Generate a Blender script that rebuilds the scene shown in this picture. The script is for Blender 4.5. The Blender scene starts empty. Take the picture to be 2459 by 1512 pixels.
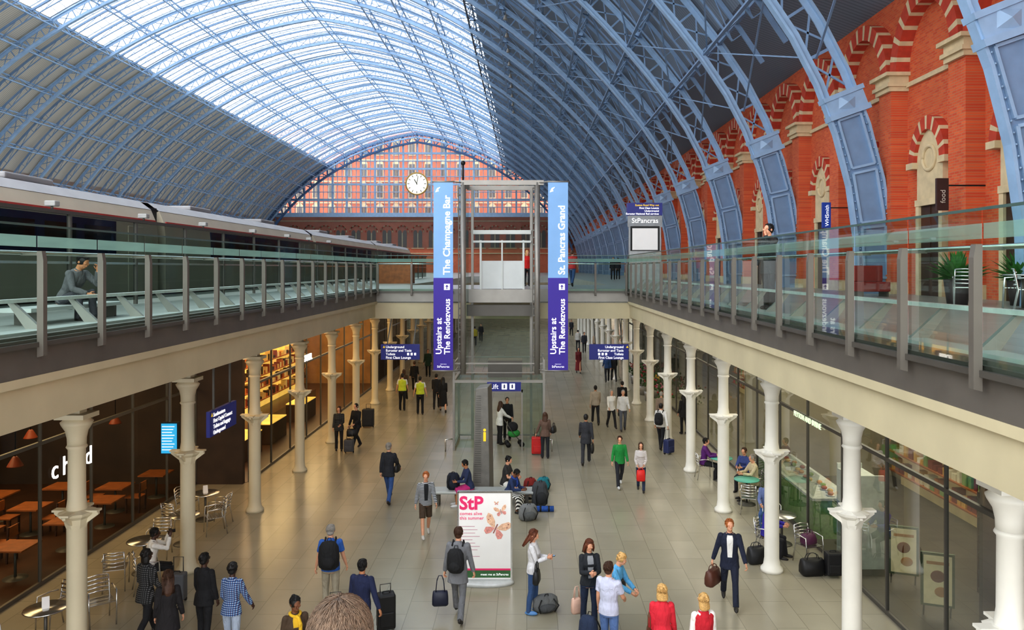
import bpy, bmesh, math, random
from mathutils import Vector, Matrix
from math import sin, cos, pi, radians as R
S=bpy.context.scene; C=S.collection
random.seed(7)
F=1875.0; H=6.9; PZ=6.05
def PX(px,py,Y): return Vector(((px-1265)*Y/F,Y,H-(py-645)*Y/F))
def FL(px,py):
    Y=F*H/(py-645); return Vector(((px-1265)*Y/F,Y,0))
V=Vector
# ------------------------------------------------------------------ materials
MATS={}
def lin(h):
    h=h.lstrip('#'); o=[]
    for i in (0,2,4):
        c=int(h[i:i+2],16)/255; o.append(c/12.92 if c<=.04045 else ((c+.055)/1.055)**2.4)
    return (*o,1)
def newmat(n):
    m=bpy.data.materials.new(n); m.use_nodes=True; nt=m.node_tree
    return m,nt,nt.nodes,nt.links,nt.nodes['Principled BSDF']
def mat(hexc,rough=.6,metal=0,var=.12,scale=6,emit=0,bump=0,bd=.01,bs=None):
    k=(hexc,rough,metal,var,scale,emit,bump,bd,bs)
    if k in MATS: return MATS[k]
    m,nt,N,L,b=newmat('m_'+hexc)
    c=lin(hexc); tc=N.new('ShaderNodeTexCoord'); nz=N.new('ShaderNodeTexNoise'); nz.inputs['Scale'].default_value=scale; nz.inputs['Detail'].default_value=4
    L.new(tc.outputs['Object'],nz.inputs['Vector'])
    rp=N.new('ShaderNodeValToRGB'); rp.color_ramp.elements[0].position=.3; rp.color_ramp.elements[1].position=.7
    rp.color_ramp.elements[0].color=tuple(x*(1-var) for x in c[:3])+(1,); rp.color_ramp.elements[1].color=tuple(min(1,x*(1+var)) for x in c[:3])+(1,)
    L.new(nz.outputs['Fac'],rp.inputs['Fac']); L.new(rp.outputs['Color'],b.inputs['Base Color'])
    b.inputs['Roughness'].default_value=rough; b.inputs['Metallic'].default_value=metal
    if emit:
        L.new(rp.outputs['Color'],b.inputs['Emission Color']); b.inputs['Emission Strength'].default_value=emit
    if bump:
        bp=N.new('ShaderNodeBump'); bp.inputs['Strength'].default_value=bump; bp.inputs['Distance'].default_value=bd
        src=nz
        if bs:
            src=N.new('ShaderNodeTexNoise'); src.inputs['Scale'].default_value=bs; src.inputs['Detail'].default_value=2; src.inputs['Distortion'].default_value=1.2
            mp=N.new('ShaderNodeMapping'); mp.inputs['Scale'].default_value=(1.6,1.6,.8); L.new(tc.outputs['Object'],mp.inputs['Vector']); L.new(mp.outputs['Vector'],src.inputs['Vector'])
        L.new(src.outputs['Fac'],bp.inputs['Height']); L.new(bp.outputs['Normal'],b.inputs['Normal'])
    MATS[k]=m; return m
def cl(h): return mat(h,.85,0,.08,9,0,.7,.05,6)
def brickmat(n,axes,c1,c2,mo,bw,bh,ms,rough=.85,sq=.5,off=.5,bump=.3,nv=.25):
    m,nt,N,L,b=newmat(n)
    tc=N.new('ShaderNodeTexCoord'); sp=N.new('ShaderNodeSeparateXYZ'); cb=N.new('ShaderNodeCombineXYZ')
    L.new(tc.outputs['Object'],sp.inputs[0]); L.new(sp.outputs[axes[0]],cb.inputs[0]); L.new(sp.outputs[axes[1]],cb.inputs[1])
    br=N.new('ShaderNodeTexBrick'); br.offset=off; br.inputs['Scale'].default_value=1
    br.inputs['Brick Width'].default_value=bw; br.inputs['Row Height'].default_value=bh; br.inputs['Mortar Size'].default_value=ms
    br.inputs['Color1'].default_value=lin(c1); br.inputs['Color2'].default_value=lin(c2); br.inputs['Mortar'].default_value=lin(mo)
    L.new(cb.outputs[0],br.inputs['Vector'])
    nz=N.new('ShaderNodeTexNoise'); nz.inputs['Scale'].default_value=.8; nz.inputs['Detail'].default_value=5; L.new(tc.outputs['Object'],nz.inputs['Vector'])
    mr=N.new('ShaderNodeMapRange'); mr.inputs['To Min'].default_value=1-nv; mr.inputs['To Max'].default_value=1+nv; L.new(nz.outputs['Fac'],mr.inputs['Value'])
    mx=N.new('ShaderNodeMix'); mx.data_type='RGBA'; mx.blend_type='MULTIPLY'; mx.inputs['Factor'].default_value=1
    L.new(br.outputs['Color'],mx.inputs['A']); L.new(mr.outputs[0],mx.inputs['B']); L.new(mx.outputs['Result'],b.inputs['Base Color'])
    b.inputs['Roughness'].default_value=rough
    bp=N.new('ShaderNodeBump'); bp.inputs['Strength'].default_value=bump; bp.inputs['Distance'].default_value=.01; bp.invert=True
    L.new(br.outputs['Fac'],bp.inputs['Height']); L.new(bp.outputs['Normal'],b.inputs['Normal'])
    return m
def glassmat(n,tint,refl=.08,diff=0,dcol='dfeeea',rough=.02,rmax=.3):
    m=bpy.data.materials.new(n); m.use_nodes=True; nt=m.node_tree; N=nt.nodes; L=nt.links; N.clear()
    o=N.new('ShaderNodeOutputMaterial'); t=N.new('ShaderNodeBsdfTransparent'); t.inputs[0].default_value=lin(tint)
    g=N.new('ShaderNodeBsdfGlossy'); g.inputs['Roughness'].default_value=rough
    lw=N.new('ShaderNodeLayerWeight'); lw.inputs['Blend'].default_value=refl*2
    fr=N.new('ShaderNodeMapRange'); fr.inputs['To Max'].default_value=rmax; L.new(lw.outputs['Fresnel'],fr.inputs['Value'])
    mx=N.new('ShaderNodeMixShader'); L.new(fr.outputs[0],mx.inputs[0]); L.new(t.outputs[0],mx.inputs[1]); L.new(g.outputs[0],mx.inputs[2])
    last=mx
    if diff:
        d=N.new('ShaderNodeBsdfTranslucent'); d.inputs[0].default_value=lin(dcol)
        d2=N.new('ShaderNodeBsdfDiffuse'); d2.inputs[0].default_value=lin(dcol)
        ad=N.new('ShaderNodeMixShader'); L.new(d.outputs[0],ad.inputs[1]); L.new(d2.outputs[0],ad.inputs[2])
        nz=N.new('ShaderNodeTexNoise'); nz.inputs['Scale'].default_value=1.2
        mr=N.new('ShaderNodeMapRange'); mr.inputs['To Min'].default_value=diff*.8; mr.inputs['To Max'].default_value=min(1,diff*1.2); L.new(nz.outputs['Fac'],mr.inputs['Value'])
        m2=N.new('ShaderNodeMixShader'); L.new(mr.outputs[0],m2.inputs[0]); L.new(mx.outputs[0],m2.inputs[1]); L.new(ad.outputs[0],m2.inputs[2]); last=m2
    L.new(last.outputs[0],o.inputs['Surface']); return m
def wavemat(n,c1,c2,scale,direction='Z',rough=.7,thr=.5,soft=.1,plaid=None,dir2='X'):
    m,nt,N,L,b=newmat(n); tc=N.new('ShaderNodeTexCoord')
    def wv(d,s):
        w=N.new('ShaderNodeTexWave'); w.bands_direction=d; w.inputs['Scale'].default_value=s; L.new(tc.outputs['Object'],w.inputs['Vector']); return w
    w=wv(direction,scale); rp=N.new('ShaderNodeValToRGB'); rp.color_ramp.elements[0].position=max(0,thr-soft); rp.color_ramp.elements[1].position=min(1,thr+soft)
    rp.color_ramp.elements[0].color=lin(c1); rp.color_ramp.elements[1].color=lin(c2); L.new(w.outputs['Fac'],rp.inputs['Fac']); out=rp.outputs['Color']
    if plaid:
        w2=wv(dir2,scale); r2=N.new('ShaderNodeValToRGB'); r2.color_ramp.elements[0].position=.45; r2.color_ramp.elements[1].position=.6
        r2.color_ramp.elements[0].color=(1,1,1,1); r2.color_ramp.elements[1].color=lin(plaid); L.new(w2.outputs['Fac'],r2.inputs['Fac'])
        mx=N.new('ShaderNodeMix'); mx.data_type='RGBA'; mx.blend_type='MULTIPLY'; mx.inputs['Factor'].default_value=1; L.new(out,mx.inputs['A']); L.new(r2.outputs['Color'],mx.inputs['B']); out=mx.outputs['Result']
    L.new(out,b.inputs['Base Color']); b.inputs['Roughness'].default_value=rough; return m
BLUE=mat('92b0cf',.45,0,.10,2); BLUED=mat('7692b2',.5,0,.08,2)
BRICK=brickmat('brick','YZ','c64d2c','d66639','b57a58',.24,.08,.008)
BRICKX=brickmat('brick_x','XZ','c25a3c','ce6c48','b98a70',.24,.08,.008)
REDST=mat('b8412a',.8,0,.15,5,0,.2); STONE=mat('d0bd98',.8,0,.12,3,0,.2)
FLOORM=brickmat('stone_floor','YX','99927f','a29b88','88816f',1.2,.6,.008,.22,bump=.05,nv=.18)
UPFLOOR=brickmat('platform_floor','YX','9a9e99','a6a9a4','80837e',1.2,.6,.008,.3,bump=.05,nv=.12)
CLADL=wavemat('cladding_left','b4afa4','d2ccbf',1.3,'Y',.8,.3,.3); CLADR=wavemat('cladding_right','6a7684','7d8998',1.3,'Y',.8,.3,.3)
CREAM=mat('c2b797',.6,0,.08,1); CREAMD=mat('b3a684',.6,0,.08,1); COLL=mat('d9cfb2',.5,0,.05,1); WHITE=mat('ebe8de',.45,0,.04,2); PAPER=mat('f4f2ef',.6,0,.02,2)  # left columns: white ironwork with warm shade put into the colour
STEEL=mat('93908a',.42,.45,.08,2); STEELD=mat('5c5953',.45,.4,.08,2); POST=mat('69645c',.5,.2,.08,2); GREYM=mat('66615a',.5,.2,.10,2); CHROME=mat('d4d4d2',.22,.95,.04,5)
DARK=mat('1c1a19',.6,0,.15,3); BLACK=mat('0d0d0f',.6,0,.2,10); NAVY=mat('161a63',.45,0,.06,3); SIGNB=mat('1c2478',.45,0,.05,3,.15)
LETW=mat('ffffff',.5,0,.01,3,.6); YEL=mat('f3cc2b',.5,0,.03,3,.4); WOOD=mat('9a5828',.5,0,.25,4); WOODD=mat('3e2415',.5,0,.25,4)
GL=glassmat('balustrade_glass','dbeee7',.06,rmax=.28); GLF=glassmat('frosted_glass','d8efe9',.06,.5,'cfe8e0'); GLS=glassmat('screen_glass','9aa3a0',.09,rmax=.25); GLSHOP=glassmat('shop_glass','d3dad2',.07,rmax=.28); GLG=glassmat('lift_glass','e4f0ea',.07,rmax=.3)
SKYG=glassmat('roof_glass','fbfdff',.03,.55,'fbfdff')
# ------------------------------------------------------------------ mesh builder
BF=[(0,1,2,3),(7,6,5,4),(0,4,5,1),(1,5,6,2),(2,6,7,3),(3,7,4,0)]
class MB:
    def __init__(s): s.v=[];s.f=[];s.m=[];s.sm=[]
    def add(s,vs,fs,m=0,sm=False):
        o=len(s.v); s.v+=[tuple(v) for v in vs]; s.f+=[tuple(i+o for i in f) for f in fs]; s.m+=[m]*len(fs); s.sm+=[sm]*len(fs); return s
    def bar(s,p,q,w,h=None,m=0,up=(0,0,1)):
        p=V(p);q=V(q);h=h or w; d=(q-p).normalized(); up=V(up)
        if abs(d.dot(up))>.98: up=V((0,1,0)) if abs(d.y)<.9 else V((1,0,0))
        r=d.cross(up).normalized(); u=r.cross(d)
        return s.add([c+r*(a*w/2)+u*(b*h/2) for c in (p,q) for a,b in ((-1,-1),(1,-1),(1,1),(-1,1))],BF,m)
    def box(s,x0,y0,z0,x1,y1,z1,m=0):
        return s.bar((x0,(y0+y1)/2,(z0+z1)/2),(x1,(y0+y1)/2,(z0+z1)/2),abs(y1-y0),abs(z1-z0),m)
    def quad(s,a,b,c,d,m=0): return s.add([a,b,c,d],[(0,1,2,3)],m)
    def loft(s,rings,m=0,sm=True,cap=True):
        n=len(rings[0]); vs=[p for r in rings for p in r]; fs=[]
        for i in range(len(rings)-1):
            for j in range(n): fs.append((i*n+j,i*n+(j+1)%n,(i+1)*n+(j+1)%n,(i+1)*n+j))
        if cap: fs.append(tuple(range(n-1,-1,-1))); fs.append(tuple((len(rings)-1)*n+j for j in range(n)))
        return s.add(vs,fs,m,sm)
    def tube(s,pts,r,n=8,m=0,sm=True):
        pts=[V(p) for p in pts]; rs=r if isinstance(r,(list,tuple)) else [r]*len(pts); rings=[]; pr=None
        for i,p in enumerate(pts):
            d=(pts[min(i+1,len(pts)-1)]-pts[max(i-1,0)]).normalized()
            if pr is None: pr=d.orthogonal().normalized()
            pr=(pr-d*pr.dot(d)).normalized(); q=d.cross(pr)
            rings.append([p+pr*(rs[i]*cos(2*pi*j/n))+q*(rs[i]*sin(2*pi*j/n)) for j in range(n)])
        return s.loft(rings,m,sm)
    def cyl(s,p,q,r,n=12,m=0): return s.tube([p,q],r,n,m)
    def lathe(s,prof,c=(0,0,0),n=18,m=0,sm=True):
        c=V(c); return s.loft([[c+V((r*cos(2*pi*j/n),r*sin(2*pi*j/n),z)) for j in range(n)] for r,z in prof],m,sm)
    def ell(s,c,r,nu=12,nv=8,m=0,M=None,clampz=None):
        c=V(c); rings=[]
        for i in range(nv+1):
            t=pi*(i+.02 if i==0 else i-.02 if i==nv else i)/nv; ring=[]
            for j in range(nu):
                p=V((r[0]*sin(t)*cos(2*pi*j/nu),r[1]*sin(t)*sin(2*pi*j/nu),-r[2]*cos(t)))
                if clampz is not None: p.z=max(p.z,clampz)
                ring.append(c+(M@p if M else p))
            rings.append(ring)
        return s.loft(rings,m,True)
    def prism(s,poly,vec,m=0):
        n=len(poly); vec=V(vec); a=[V(p) for p in poly]
        return s.add(a+[p+vec for p in a],[tuple(range(n-1,-1,-1)),tuple(range(n,2*n))]+[(i,(i+1)%n,n+(i+1)%n,n+i) for i in range(n)],m)
    def sweep(s,pts,hy,ht,y=0,m=0):   # 2-d path in xz, rectangular section
        rings=[]
        for i,(x,z) in enumerate(pts):
            a=pts[max(i-1,0)]; b=pts[min(i+1,len(pts)-1)]; t=V((b[0]-a[0],0,b[1]-a[1])).normalized(); n=V((-t.z,0,t.x)); p=V((x,y,z))
            rings.append([p+n*ht+V((0,hy,0)),p+n*ht-V((0,hy,0)),p-n*ht-V((0,hy,0)),p-n*ht+V((0,hy,0))])
        return s.loft(rings,m,False)
    def mesh(s,name,mats,org=None):
        me=bpy.data.meshes.new(name); o=V(org) if org is not None else V((0,0,0))
        me.from_pydata([tuple(V(v)-o) for v in s.v],[],s.f)
        for mm in (mats if isinstance(mats,(list,tuple)) else [mats]): me.materials.append(mm)
        me.polygons.foreach_set('material_index',s.m); me.polygons.foreach_set('use_smooth',s.sm); me.update(); return me
    def build(s,name,mats,parent=None,world=True,bev=0,loc=None,sub=None):
        org=parent.location if (parent is not None and world) else (V(loc) if loc is not None else None)
        ob=bpy.data.objects.new(name,s.mesh(name,mats,org)); C.objects.link(ob)
        if parent is not None: ob.parent=sub or parent
        elif loc is not None: ob.location=loc
        if bev:
            b=ob.modifiers.new('bevel','BEVEL'); b.width=bev; b.segments=2; b.limit_method='ANGLE'
        return ob
def tag(o,label=None,cat=None,group=None,kind=None):
    if label: o['label']=label
    if cat: o['category']=cat
    if group: o['group']=group
    if kind: o['kind']=kind
    return o
def thing(name,label,cat,loc=(0,0,0),rz=0,group=None):
    o=bpy.data.objects.new(name,None); C.objects.link(o); o.location=loc; o.rotation_euler=(0,0,rz); o.empty_display_size=.1
    return tag(o,label,cat,group)
def struct(name,mb,mats,label,cat,**k): return tag(mb.build(name,mats,**k),label,cat,None,'structure')
def dup(root,loc,rz=None,label=None,group=None,ch=None):
    r=root.copy(); C.objects.link(r); r.location=loc
    if rz is not None: r.rotation_euler=(0,0,rz)
    if label: r['label']=label
    if group: r['group']=group
    for c in ch:
        d=c.copy(); C.objects.link(d); d.parent=r
    return r
TEXTQ=[]; REMQ=[]
def text(s,size,m,root,pos,right=(1,0,0),up=(0,0,1),align='LEFT',name='lettering',ext=.004,bold=0,sx=1,world=True,sub=None):
    cu=bpy.data.curves.new('t','FONT'); cu.body=s; cu.size=size; cu.align_x=align; cu.extrude=ext; cu.offset=bold; cu.resolution_u=3; cu.space_line=.95
    ob=bpy.data.objects.new('tmp_text',cu); C.objects.link(ob)
    r=V(right).normalized(); u=V(up).normalized(); n=r.cross(u); p=V(pos)-(root.location if world else V((0,0,0)))
    M=Matrix(((r.x*sx,u.x,n.x,p.x),(r.y*sx,u.y,n.y,p.y),(r.z*sx,u.z,n.z,p.z),(0,0,0,1)))
    TEXTQ.append((ob,M,m,sub or root,name)); return ob
# ------------------------------------------------------------------ people
SK={'light':mat('dca383',.55,0,.06,12),'tan':mat('b87e58',.55,0,.06,12),'brown':mat('7c4e34',.55,0,.06,12),'dark':mat('4b2f22',.5,0,.06,12)}
EYEW=mat('f0ece6',.3); IRIS=mat('1c120d',.3); LIP=mat('8f453e',.5)
HAIRM={'black':mat('14100e',.55,0,.3,60,0,.5),'brown':mat('4a2e1c',.55,0,.3,60,0,.5),'greybrown':mat('6a5644',.55,0,.3,90,0,.5),'blond':mat('cfa566',.55,0,.3,60,0,.5),'ginger':mat('a8602c',.55,0,.3,60,0,.5),'grey':mat('9a948c',.6,0,.3,60,0,.5),'auburn':mat('6b3820',.55,0,.3,60,0,.5)}
STAND=dict(legs=((5,7),(-4,3)),arms=((4,7,16,0),(2,7,10,0)),loose=1)
WALK=dict(legs=((24,5),(-13,24)),arms=((-18,6,12,0),(18,6,24,0)),loose=1)
WALK2=dict(legs=((-13,24),(24,5)),arms=((18,6,24,0),(-18,6,12,0)),loose=1)
PHONE=dict(legs=((3,3),(-4,4)),arms=((20,5,80,30),(20,5,85,30)),head=(0,25))
def ps(base,**k):
    d=dict(base); d.update(k); return d
TM=[(-.10,.13,.10,0),(-.02,.165,.115,.005),(.06,.168,.115,.005),(.17,.145,.10,0),(.27,.152,.108,0),(.38,.172,.12,-.005),(.46,.165,.105,0),(.52,.12,.08,.005),(.56,.062,.06,.01)]
TF=[(-.10,.13,.10,0),(-.02,.172,.118,.008),(.06,.163,.112,.005),(.17,.122,.09,0),(.27,.132,.10,0),(.36,.15,.125,-.015),(.46,.145,.095,0),(.52,.10,.075,.005),(.56,.054,.055,.01)]
def person(label,px,hy,h,rz,pose,top,bot,hair=('short','brown'),skin='light',sex='m',shoes='25211f',Y=None,z0=0,seat=None,group=None,patch=None,X=None,vest=None,strands=0,scarf=None):
    if Y is None: Y=(H-z0-h)*F/(hy-645)
    if X is None: X=(px-1265)*Y/F
    s=h/1.75; rz=R(rz); root=thing('person',label,'person',(X,Y,z0),rz,group); rp_=random.Random(int(px*7+hy))
    vox=.0115 if Y<21 else .015 if Y<33 else .021
    tab=TM if sex=='m' else TF; sw=.172 if sex=='m' else .15; arms=pose['arms']; lean=R(pose.get('lean',0)); hyaw,hp=pose.get('head',(0,0))
    legs=list(pose.get('legs',((2,2),(-2,2))))
    if pose.get('loose') and not strands:
        j=lambda a:rp_.uniform(-a,a)
        legs=[(a+j(4),max(1,k+j(5))) for a,k in legs]; arms=[(p+j(6),b+j(3),max(4,e+j(9)),t) for p,b,e,t in arms]; hyaw+=j(16); hp+=j(6); lean+=R(abs(j(4)))
    if seat is not None:
        hz=seat/s+.095; shin=pose.get('shin',(5,-5)); a=math.degrees(math.acos(max(-1,min(1,(hz-.49)/.43)))); legs=[(a,a-shin[0]),(a,a-shin[1])]
    J=[]
    for side,(a,k) in zip((1,-1),legs):
        a=R(a);q=a-R(k); hip=V((side*.09,0,-.02)); sp=.05 if seat is None else .14
        kn=hip+V((side*sp*.6,-sin(a),-cos(a))).normalized()*.43; an=kn+V((side*.01,-sin(q),-cos(q))).normalized()*.41
        fp=max(0,-q-R(8))*1.1 if seat is None else 0
        J.append((hip,kn,an,fp))
    low=min(min(an.z-.08,an.z-.075-.15*sin(fp)) for _,_,an,fp in J)
    hz=-low if seat is None else hz
    O=V((0,0,hz)); RL=Matrix.Rotation(lean,3,'X')
    def tor(x,y,z): return O+RL@V((x,y,z))
    def wid(z):
        if z<=tab[1][0]: return (tab[1][1],tab[1][2],.005)
        for i in range(len(tab)-1):
            if tab[i][0]<=z<=tab[i+1][0]:
                t=(z-tab[i][0])/(tab[i+1][0]-tab[i][0]); return tuple(tab[i][j]*(1-t)+tab[i+1][j]*t for j in (1,2,3))
        return tab[-1][1:]
    def torso(mb,z0_,z1_,off,flare=0):
        zs=[z0_]+[t[0] for t in tab if z0_+.02<t[0]<z1_-.01]+[z1_]
        if z0_<-.1: zs=[z0_,(z0_-.05)/2]+[z for z in zs[1:] if z>-.05]
        rings=[]
        for z in zs:
            w,d,yo=wid(z); fl=flare*max(0,-z)
            rings.append([tor((w+off+fl)*cos(2*pi*j/18),yo+(d+off+fl)*sin(2*pi*j/18),z) for j in range(18)])
        mb.loft(rings)
    U=MB(); X1=MB()   # body, extras
    torso(U,-.1,.56,0)
    A={}
    for i,(hip,kn,an,fp) in enumerate(J):
        hip,kn,an=hip+O,kn+O,an+O; J[i]=(hip,kn,an,fp)
        cm=kn.lerp(an,.35)+V((0,.012,0))
        U.tube([hip,hip.lerp(kn,.5),kn,cm,an],[.082,.07,.052,.054,.036],10); U.ell(kn,(.053,.053,.053),8,6)
        U.ell(an+V((0,-.05*cos(fp),-.045-.05*sin(fp))),(.036,.10,.03),8,6,M=Matrix.Rotation(fp,3,'X'))
    W=[]
    for side,(p,b,e,t) in zip((1,-1),arms):
        sh=tor(side*sw,0,.485); RB=Matrix.Rotation(-side*R(b),3,'Y')
        up=RB@Matrix.Rotation(-R(p),3,'X')@V((0,0,-1)); fo=RB@Matrix.Rotation(-side*R(t),3,'Z')@Matrix.Rotation(-R(p+e),3,'X')@V((0,0,-1))
        el=sh+up*.285; wr=el+fo*.25; W.append((sh,el,wr,fo,side))
        U.tube([sh,sh.lerp(el,.5),el,el.lerp(wr,.35),wr],[.05,.046,.038,.038,.026],10); U.ell(sh,(.052,.052,.052),8,6); U.ell(el,(.038,.038,.038),8,6)
        d=fo.normalized(); n=V((-side,0,0)); n=(n-d*n.dot(d)).normalized(); a=(n.cross(d))*side
        MM=Matrix((a,d,n)).transposed(); U.ell(wr+d*.05,(.04,.058,.02),8,6,M=MM)
        curl=pose.get('curl',.5)
        for q,(off,ln) in enumerate(((.029,.068),(.010,.077),(-.010,.071),(-.028,.056))):
            b0=wr+d*.085+a*off; pts=[b0]; ang=.1
            for kk in range(3):
                ang+=curl*(1.0 if kk else .5); pts.append(pts[-1]+(d*cos(ang)+n*sin(ang))*(ln*(.45,.32,.25)[kk]))
            X1.tube(pts,[.0095,.009,.008,.006],6)
        td=(d*.65+a*.7+n*.35).normalized(); b0=wr+d*.03+a*.026; X1.tube([b0,b0+td*.035,b0+td*.045+d*.025+n*.008],[.012,.0105,.007],6)
        A['handL' if side==1 else 'handR']=wr+d*.09+n*.025
    nb=tor(0,.012,.53); hc=tor(0,-.012,.714); RH=RL@Matrix.Rotation(R(hyaw),3,'Z')@Matrix.Rotation(R(hp),3,'X')
    def hd(x,y,z): return hc+RH@V((x,y,z))
    U.tube([nb,hd(0,.012,-.06)],[.056,.052],12)
    U.ell(hd(0,.012,.028),(.076,.094,.088),16,12,M=RH); U.ell(hd(0,-.022,-.045),(.054,.066,.070),14,10,M=RH); U.ell(hd(0,-.045,-.085),(.03,.036,.027),10,8,M=RH)
    U.tube([hd(0,-.078,.022),hd(0,-.110,-.02),hd(0,-.085,-.032)],[.010,.016,.010],8)
    for q in (1,-1):
        U.ell(hd(q*.078,.012,-.008),(.012,.022,.032),8,6,M=RH); U.ell(hd(q*.03,-.08,.026),(.026,.014,.010),8,6,M=RH)
        X1.ell(hd(q*.031,-.0825,.004),(.017,.011,.010),8,6,1,RH); X1.ell(hd(q*.031,-.0895,.004),(.0095,.007,.0095),8,6,2,RH)
        X1.ell(hd(q*.031,-.088,.027),(.023,.009,.006),8,4,2 if hair[1]!='grey' else 0,RH)
    X1.ell(hd(0,-.083,-.056),(.028,.012,.010),10,6,3,RH)
    sc=lambda mb:(setattr(mb,'v',[tuple(V(v)*s) for v in mb.v]),mb)[1]
    ob=sc(U).build('body',[SK[skin],EYEW,IRIS,LIP],root,False); REMQ.append((ob,vox*s,sc(X1)))
    st,hcx=hair; hm=HAIRM[hcx]; Hh=MB(); HX=None
    if st!='none':
        if st=='bald': Hh.ell(hd(0,.034,-.008),(.081,.075,.062),14,10,M=RH)
        else: Hh.ell(hd(0,.022,.026),(.086,.099,.101),16,12,M=RH); Hh.ell(hd(0,.05,-.025),(.076,.062,.07),12,8,M=RH)
        if st=='long':
            Hh.loft([[hc+RH@V((w*cos(2*pi*j/12),y+dd*sin(2*pi*j/12),z)) for j in range(12)] for w,dd,y,z in ((.085,.06,.04,0),(.098,.055,.06,-.09),(.105,.045,.085,-.19),(.085,.035,.10,-.27),(.04,.02,.105,-.33))])
            for q in (1,-1): Hh.tube([hd(q*.075,-.02,.05),hd(q*.088,-.015,-.05),hd(q*.095,0,-.16)],[.02,.026,.015],8)
        if st=='bob':
            Hh.loft([[hc+RH@V((w*cos(2*pi*j/12),y+dd*sin(2*pi*j/12),z)) for j in range(12)] for w,dd,y,z in ((.088,.07,.03,.02),(.102,.072,.035,-.06),(.10,.06,.045,-.125),(.07,.04,.05,-.15))])
        if st=='bun': Hh.ell(hd(0,.10,.07),(.045,.04,.045),10,8,M=RH)
        if st in('curly','bob'):
            rr=random.Random(int(px))
            for q in range(46):
                th=rr.uniform(0,2*pi); ph=rr.uniform(-.2,1.5); Hh.ell(hd(.083*cos(th)*cos(ph),.03+.098*sin(th)*cos(ph)*(1 if sin(th)>0 else .75),.028+.1*sin(ph)),(.02,.02,.02),6,5)
        if strands or (Y<26 and st!='bald'):
            HX=MB(); rr=random.Random(int(px)); ns=strands or 260; fat=1 if strands else 2.6
            for q in range(ns):
                th=rr.uniform(0,2*pi); ph=math.asin(rr.uniform(-.1 if strands else .15,1)); pts=[]; tw=rr.gauss(0,.35); lift=rr.uniform(.002,.016)*(1 if strands else 1.5)
                for k in range(4):
                    p_=ph-.22*k; t_=th+tw*k*.3; rr_=1+ (lift*k*2.2 if k<3 else lift*5)
                    if not strands and sin(t_)<0: p_=max(p_,.62+.25*sin(t_)*sin(t_))
                    pts.append(hd(.086*rr_*cos(t_)*cos(p_),.022+.099*rr_*sin(t_)*cos(p_),.026+.101*rr_*sin(p_)+k*.0004))
                HX.tube(pts,[.0017*fat,.0016*fat,.0012*fat,.0004*fat],3)
            if st=='long':
                for q in range(90):
                    x=rr.uniform(-.09,.09); pts=[hd(x*(1+.1*k),.09+.008*k+rr.uniform(-.006,.02),-.02-.09*k) for k in range(4)]; HX.tube(pts,[.005,.005,.004,.001],3)
            sc(HX)
        o=sc(Hh).build('hair',hm,root,False); REMQ.append((o,vox*s,HX))
    tm,slv,hem=(list(top)+[-.06])[:3]
    tmm=cl(tm) if isinstance(tm,str) else tm; Tp=MB(); torso(Tp,hem,.545,.016,.12)
    for sh,el,wr,fo,side in W:
        Tp.ell(sh,(.066,.066,.066),10,8)
        if slv=='long': Tp.tube([sh,sh.lerp(el,.5),el,el.lerp(wr,.4),wr.lerp(el,.03)],[.064,.06,.053,.052,.042],12); Tp.ell(el,(.053,.053,.053),8,6)
        elif slv=='short': Tp.tube([sh,sh.lerp(el,.35),sh.lerp(el,.68)],[.064,.062,.062],12)
    Tp.tube([tor(0,.012,.535),tor(0,.006,.575)],[.07,.062],12)
    topo=sc(Tp).build('jacket' if patch else 'top',tmm,root,False); REMQ.append((topo,vox*s,None))
    if vest:
        Vv=MB(); torso(Vv,hem-.01,.50,.034); Vv.tube([tor(0,.015,.47),tor(0,.008,.56)],[.11,.085],14)
        for q in (1,-1): Vv.ell(tor(q*sw*.8,0,.47),(.065,.09,.06),10,8)
        o=sc(Vv).build('vest',cl(vest) if isinstance(vest,str) else vest,root,False); REMQ.append((o,vox*s,None))
    if scarf: 
        o=sc(MB().tube([tor(.085*cos(t),.01+.085*sin(t),.545+.012*cos(t*2)) for t in [2*pi*i/14 for i in range(14)]]+[tor(.085,.01,.55)],.026,8).tube([tor(.03,-.09,.53),tor(.05,-.145,.42),tor(.055,-.15,.28)],[.03,.035,.03],8)).build('scarf',cl(scarf),root,False); REMQ.append((o,vox*s,None))
    if patch:
        Pm=MB(); g=[]
        for z,hw in ((.10,.045),(.2,.05),(.3,.055),(.4,.06),(.48,.062),(.535,.05)):
            w,d,yo=wid(z); row=[]
            for j in range(5):
                x=hw*(j/2-1); y=yo-(d+.024)*math.sqrt(max(0,1-(x/(w+.024))**2)); row.append(tor(x,y,z))
            g.append(row)
        Pm.add([p for r_ in g for p in r_],[(i*5+j,i*5+j+1,(i+1)*5+j+1,(i+1)*5+j) for i in range(5) for j in range(4)],0,True)
        sc(Pm).build('shirt',cl(patch) if isinstance(patch,str) else patch,root,False)
    kind,bm_=bot[0],bot[1]; bmm=cl(bm_) if isinstance(bm_,str) else bm_; Bt=MB(); torso(Bt,-.09,.10,.010)
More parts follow.
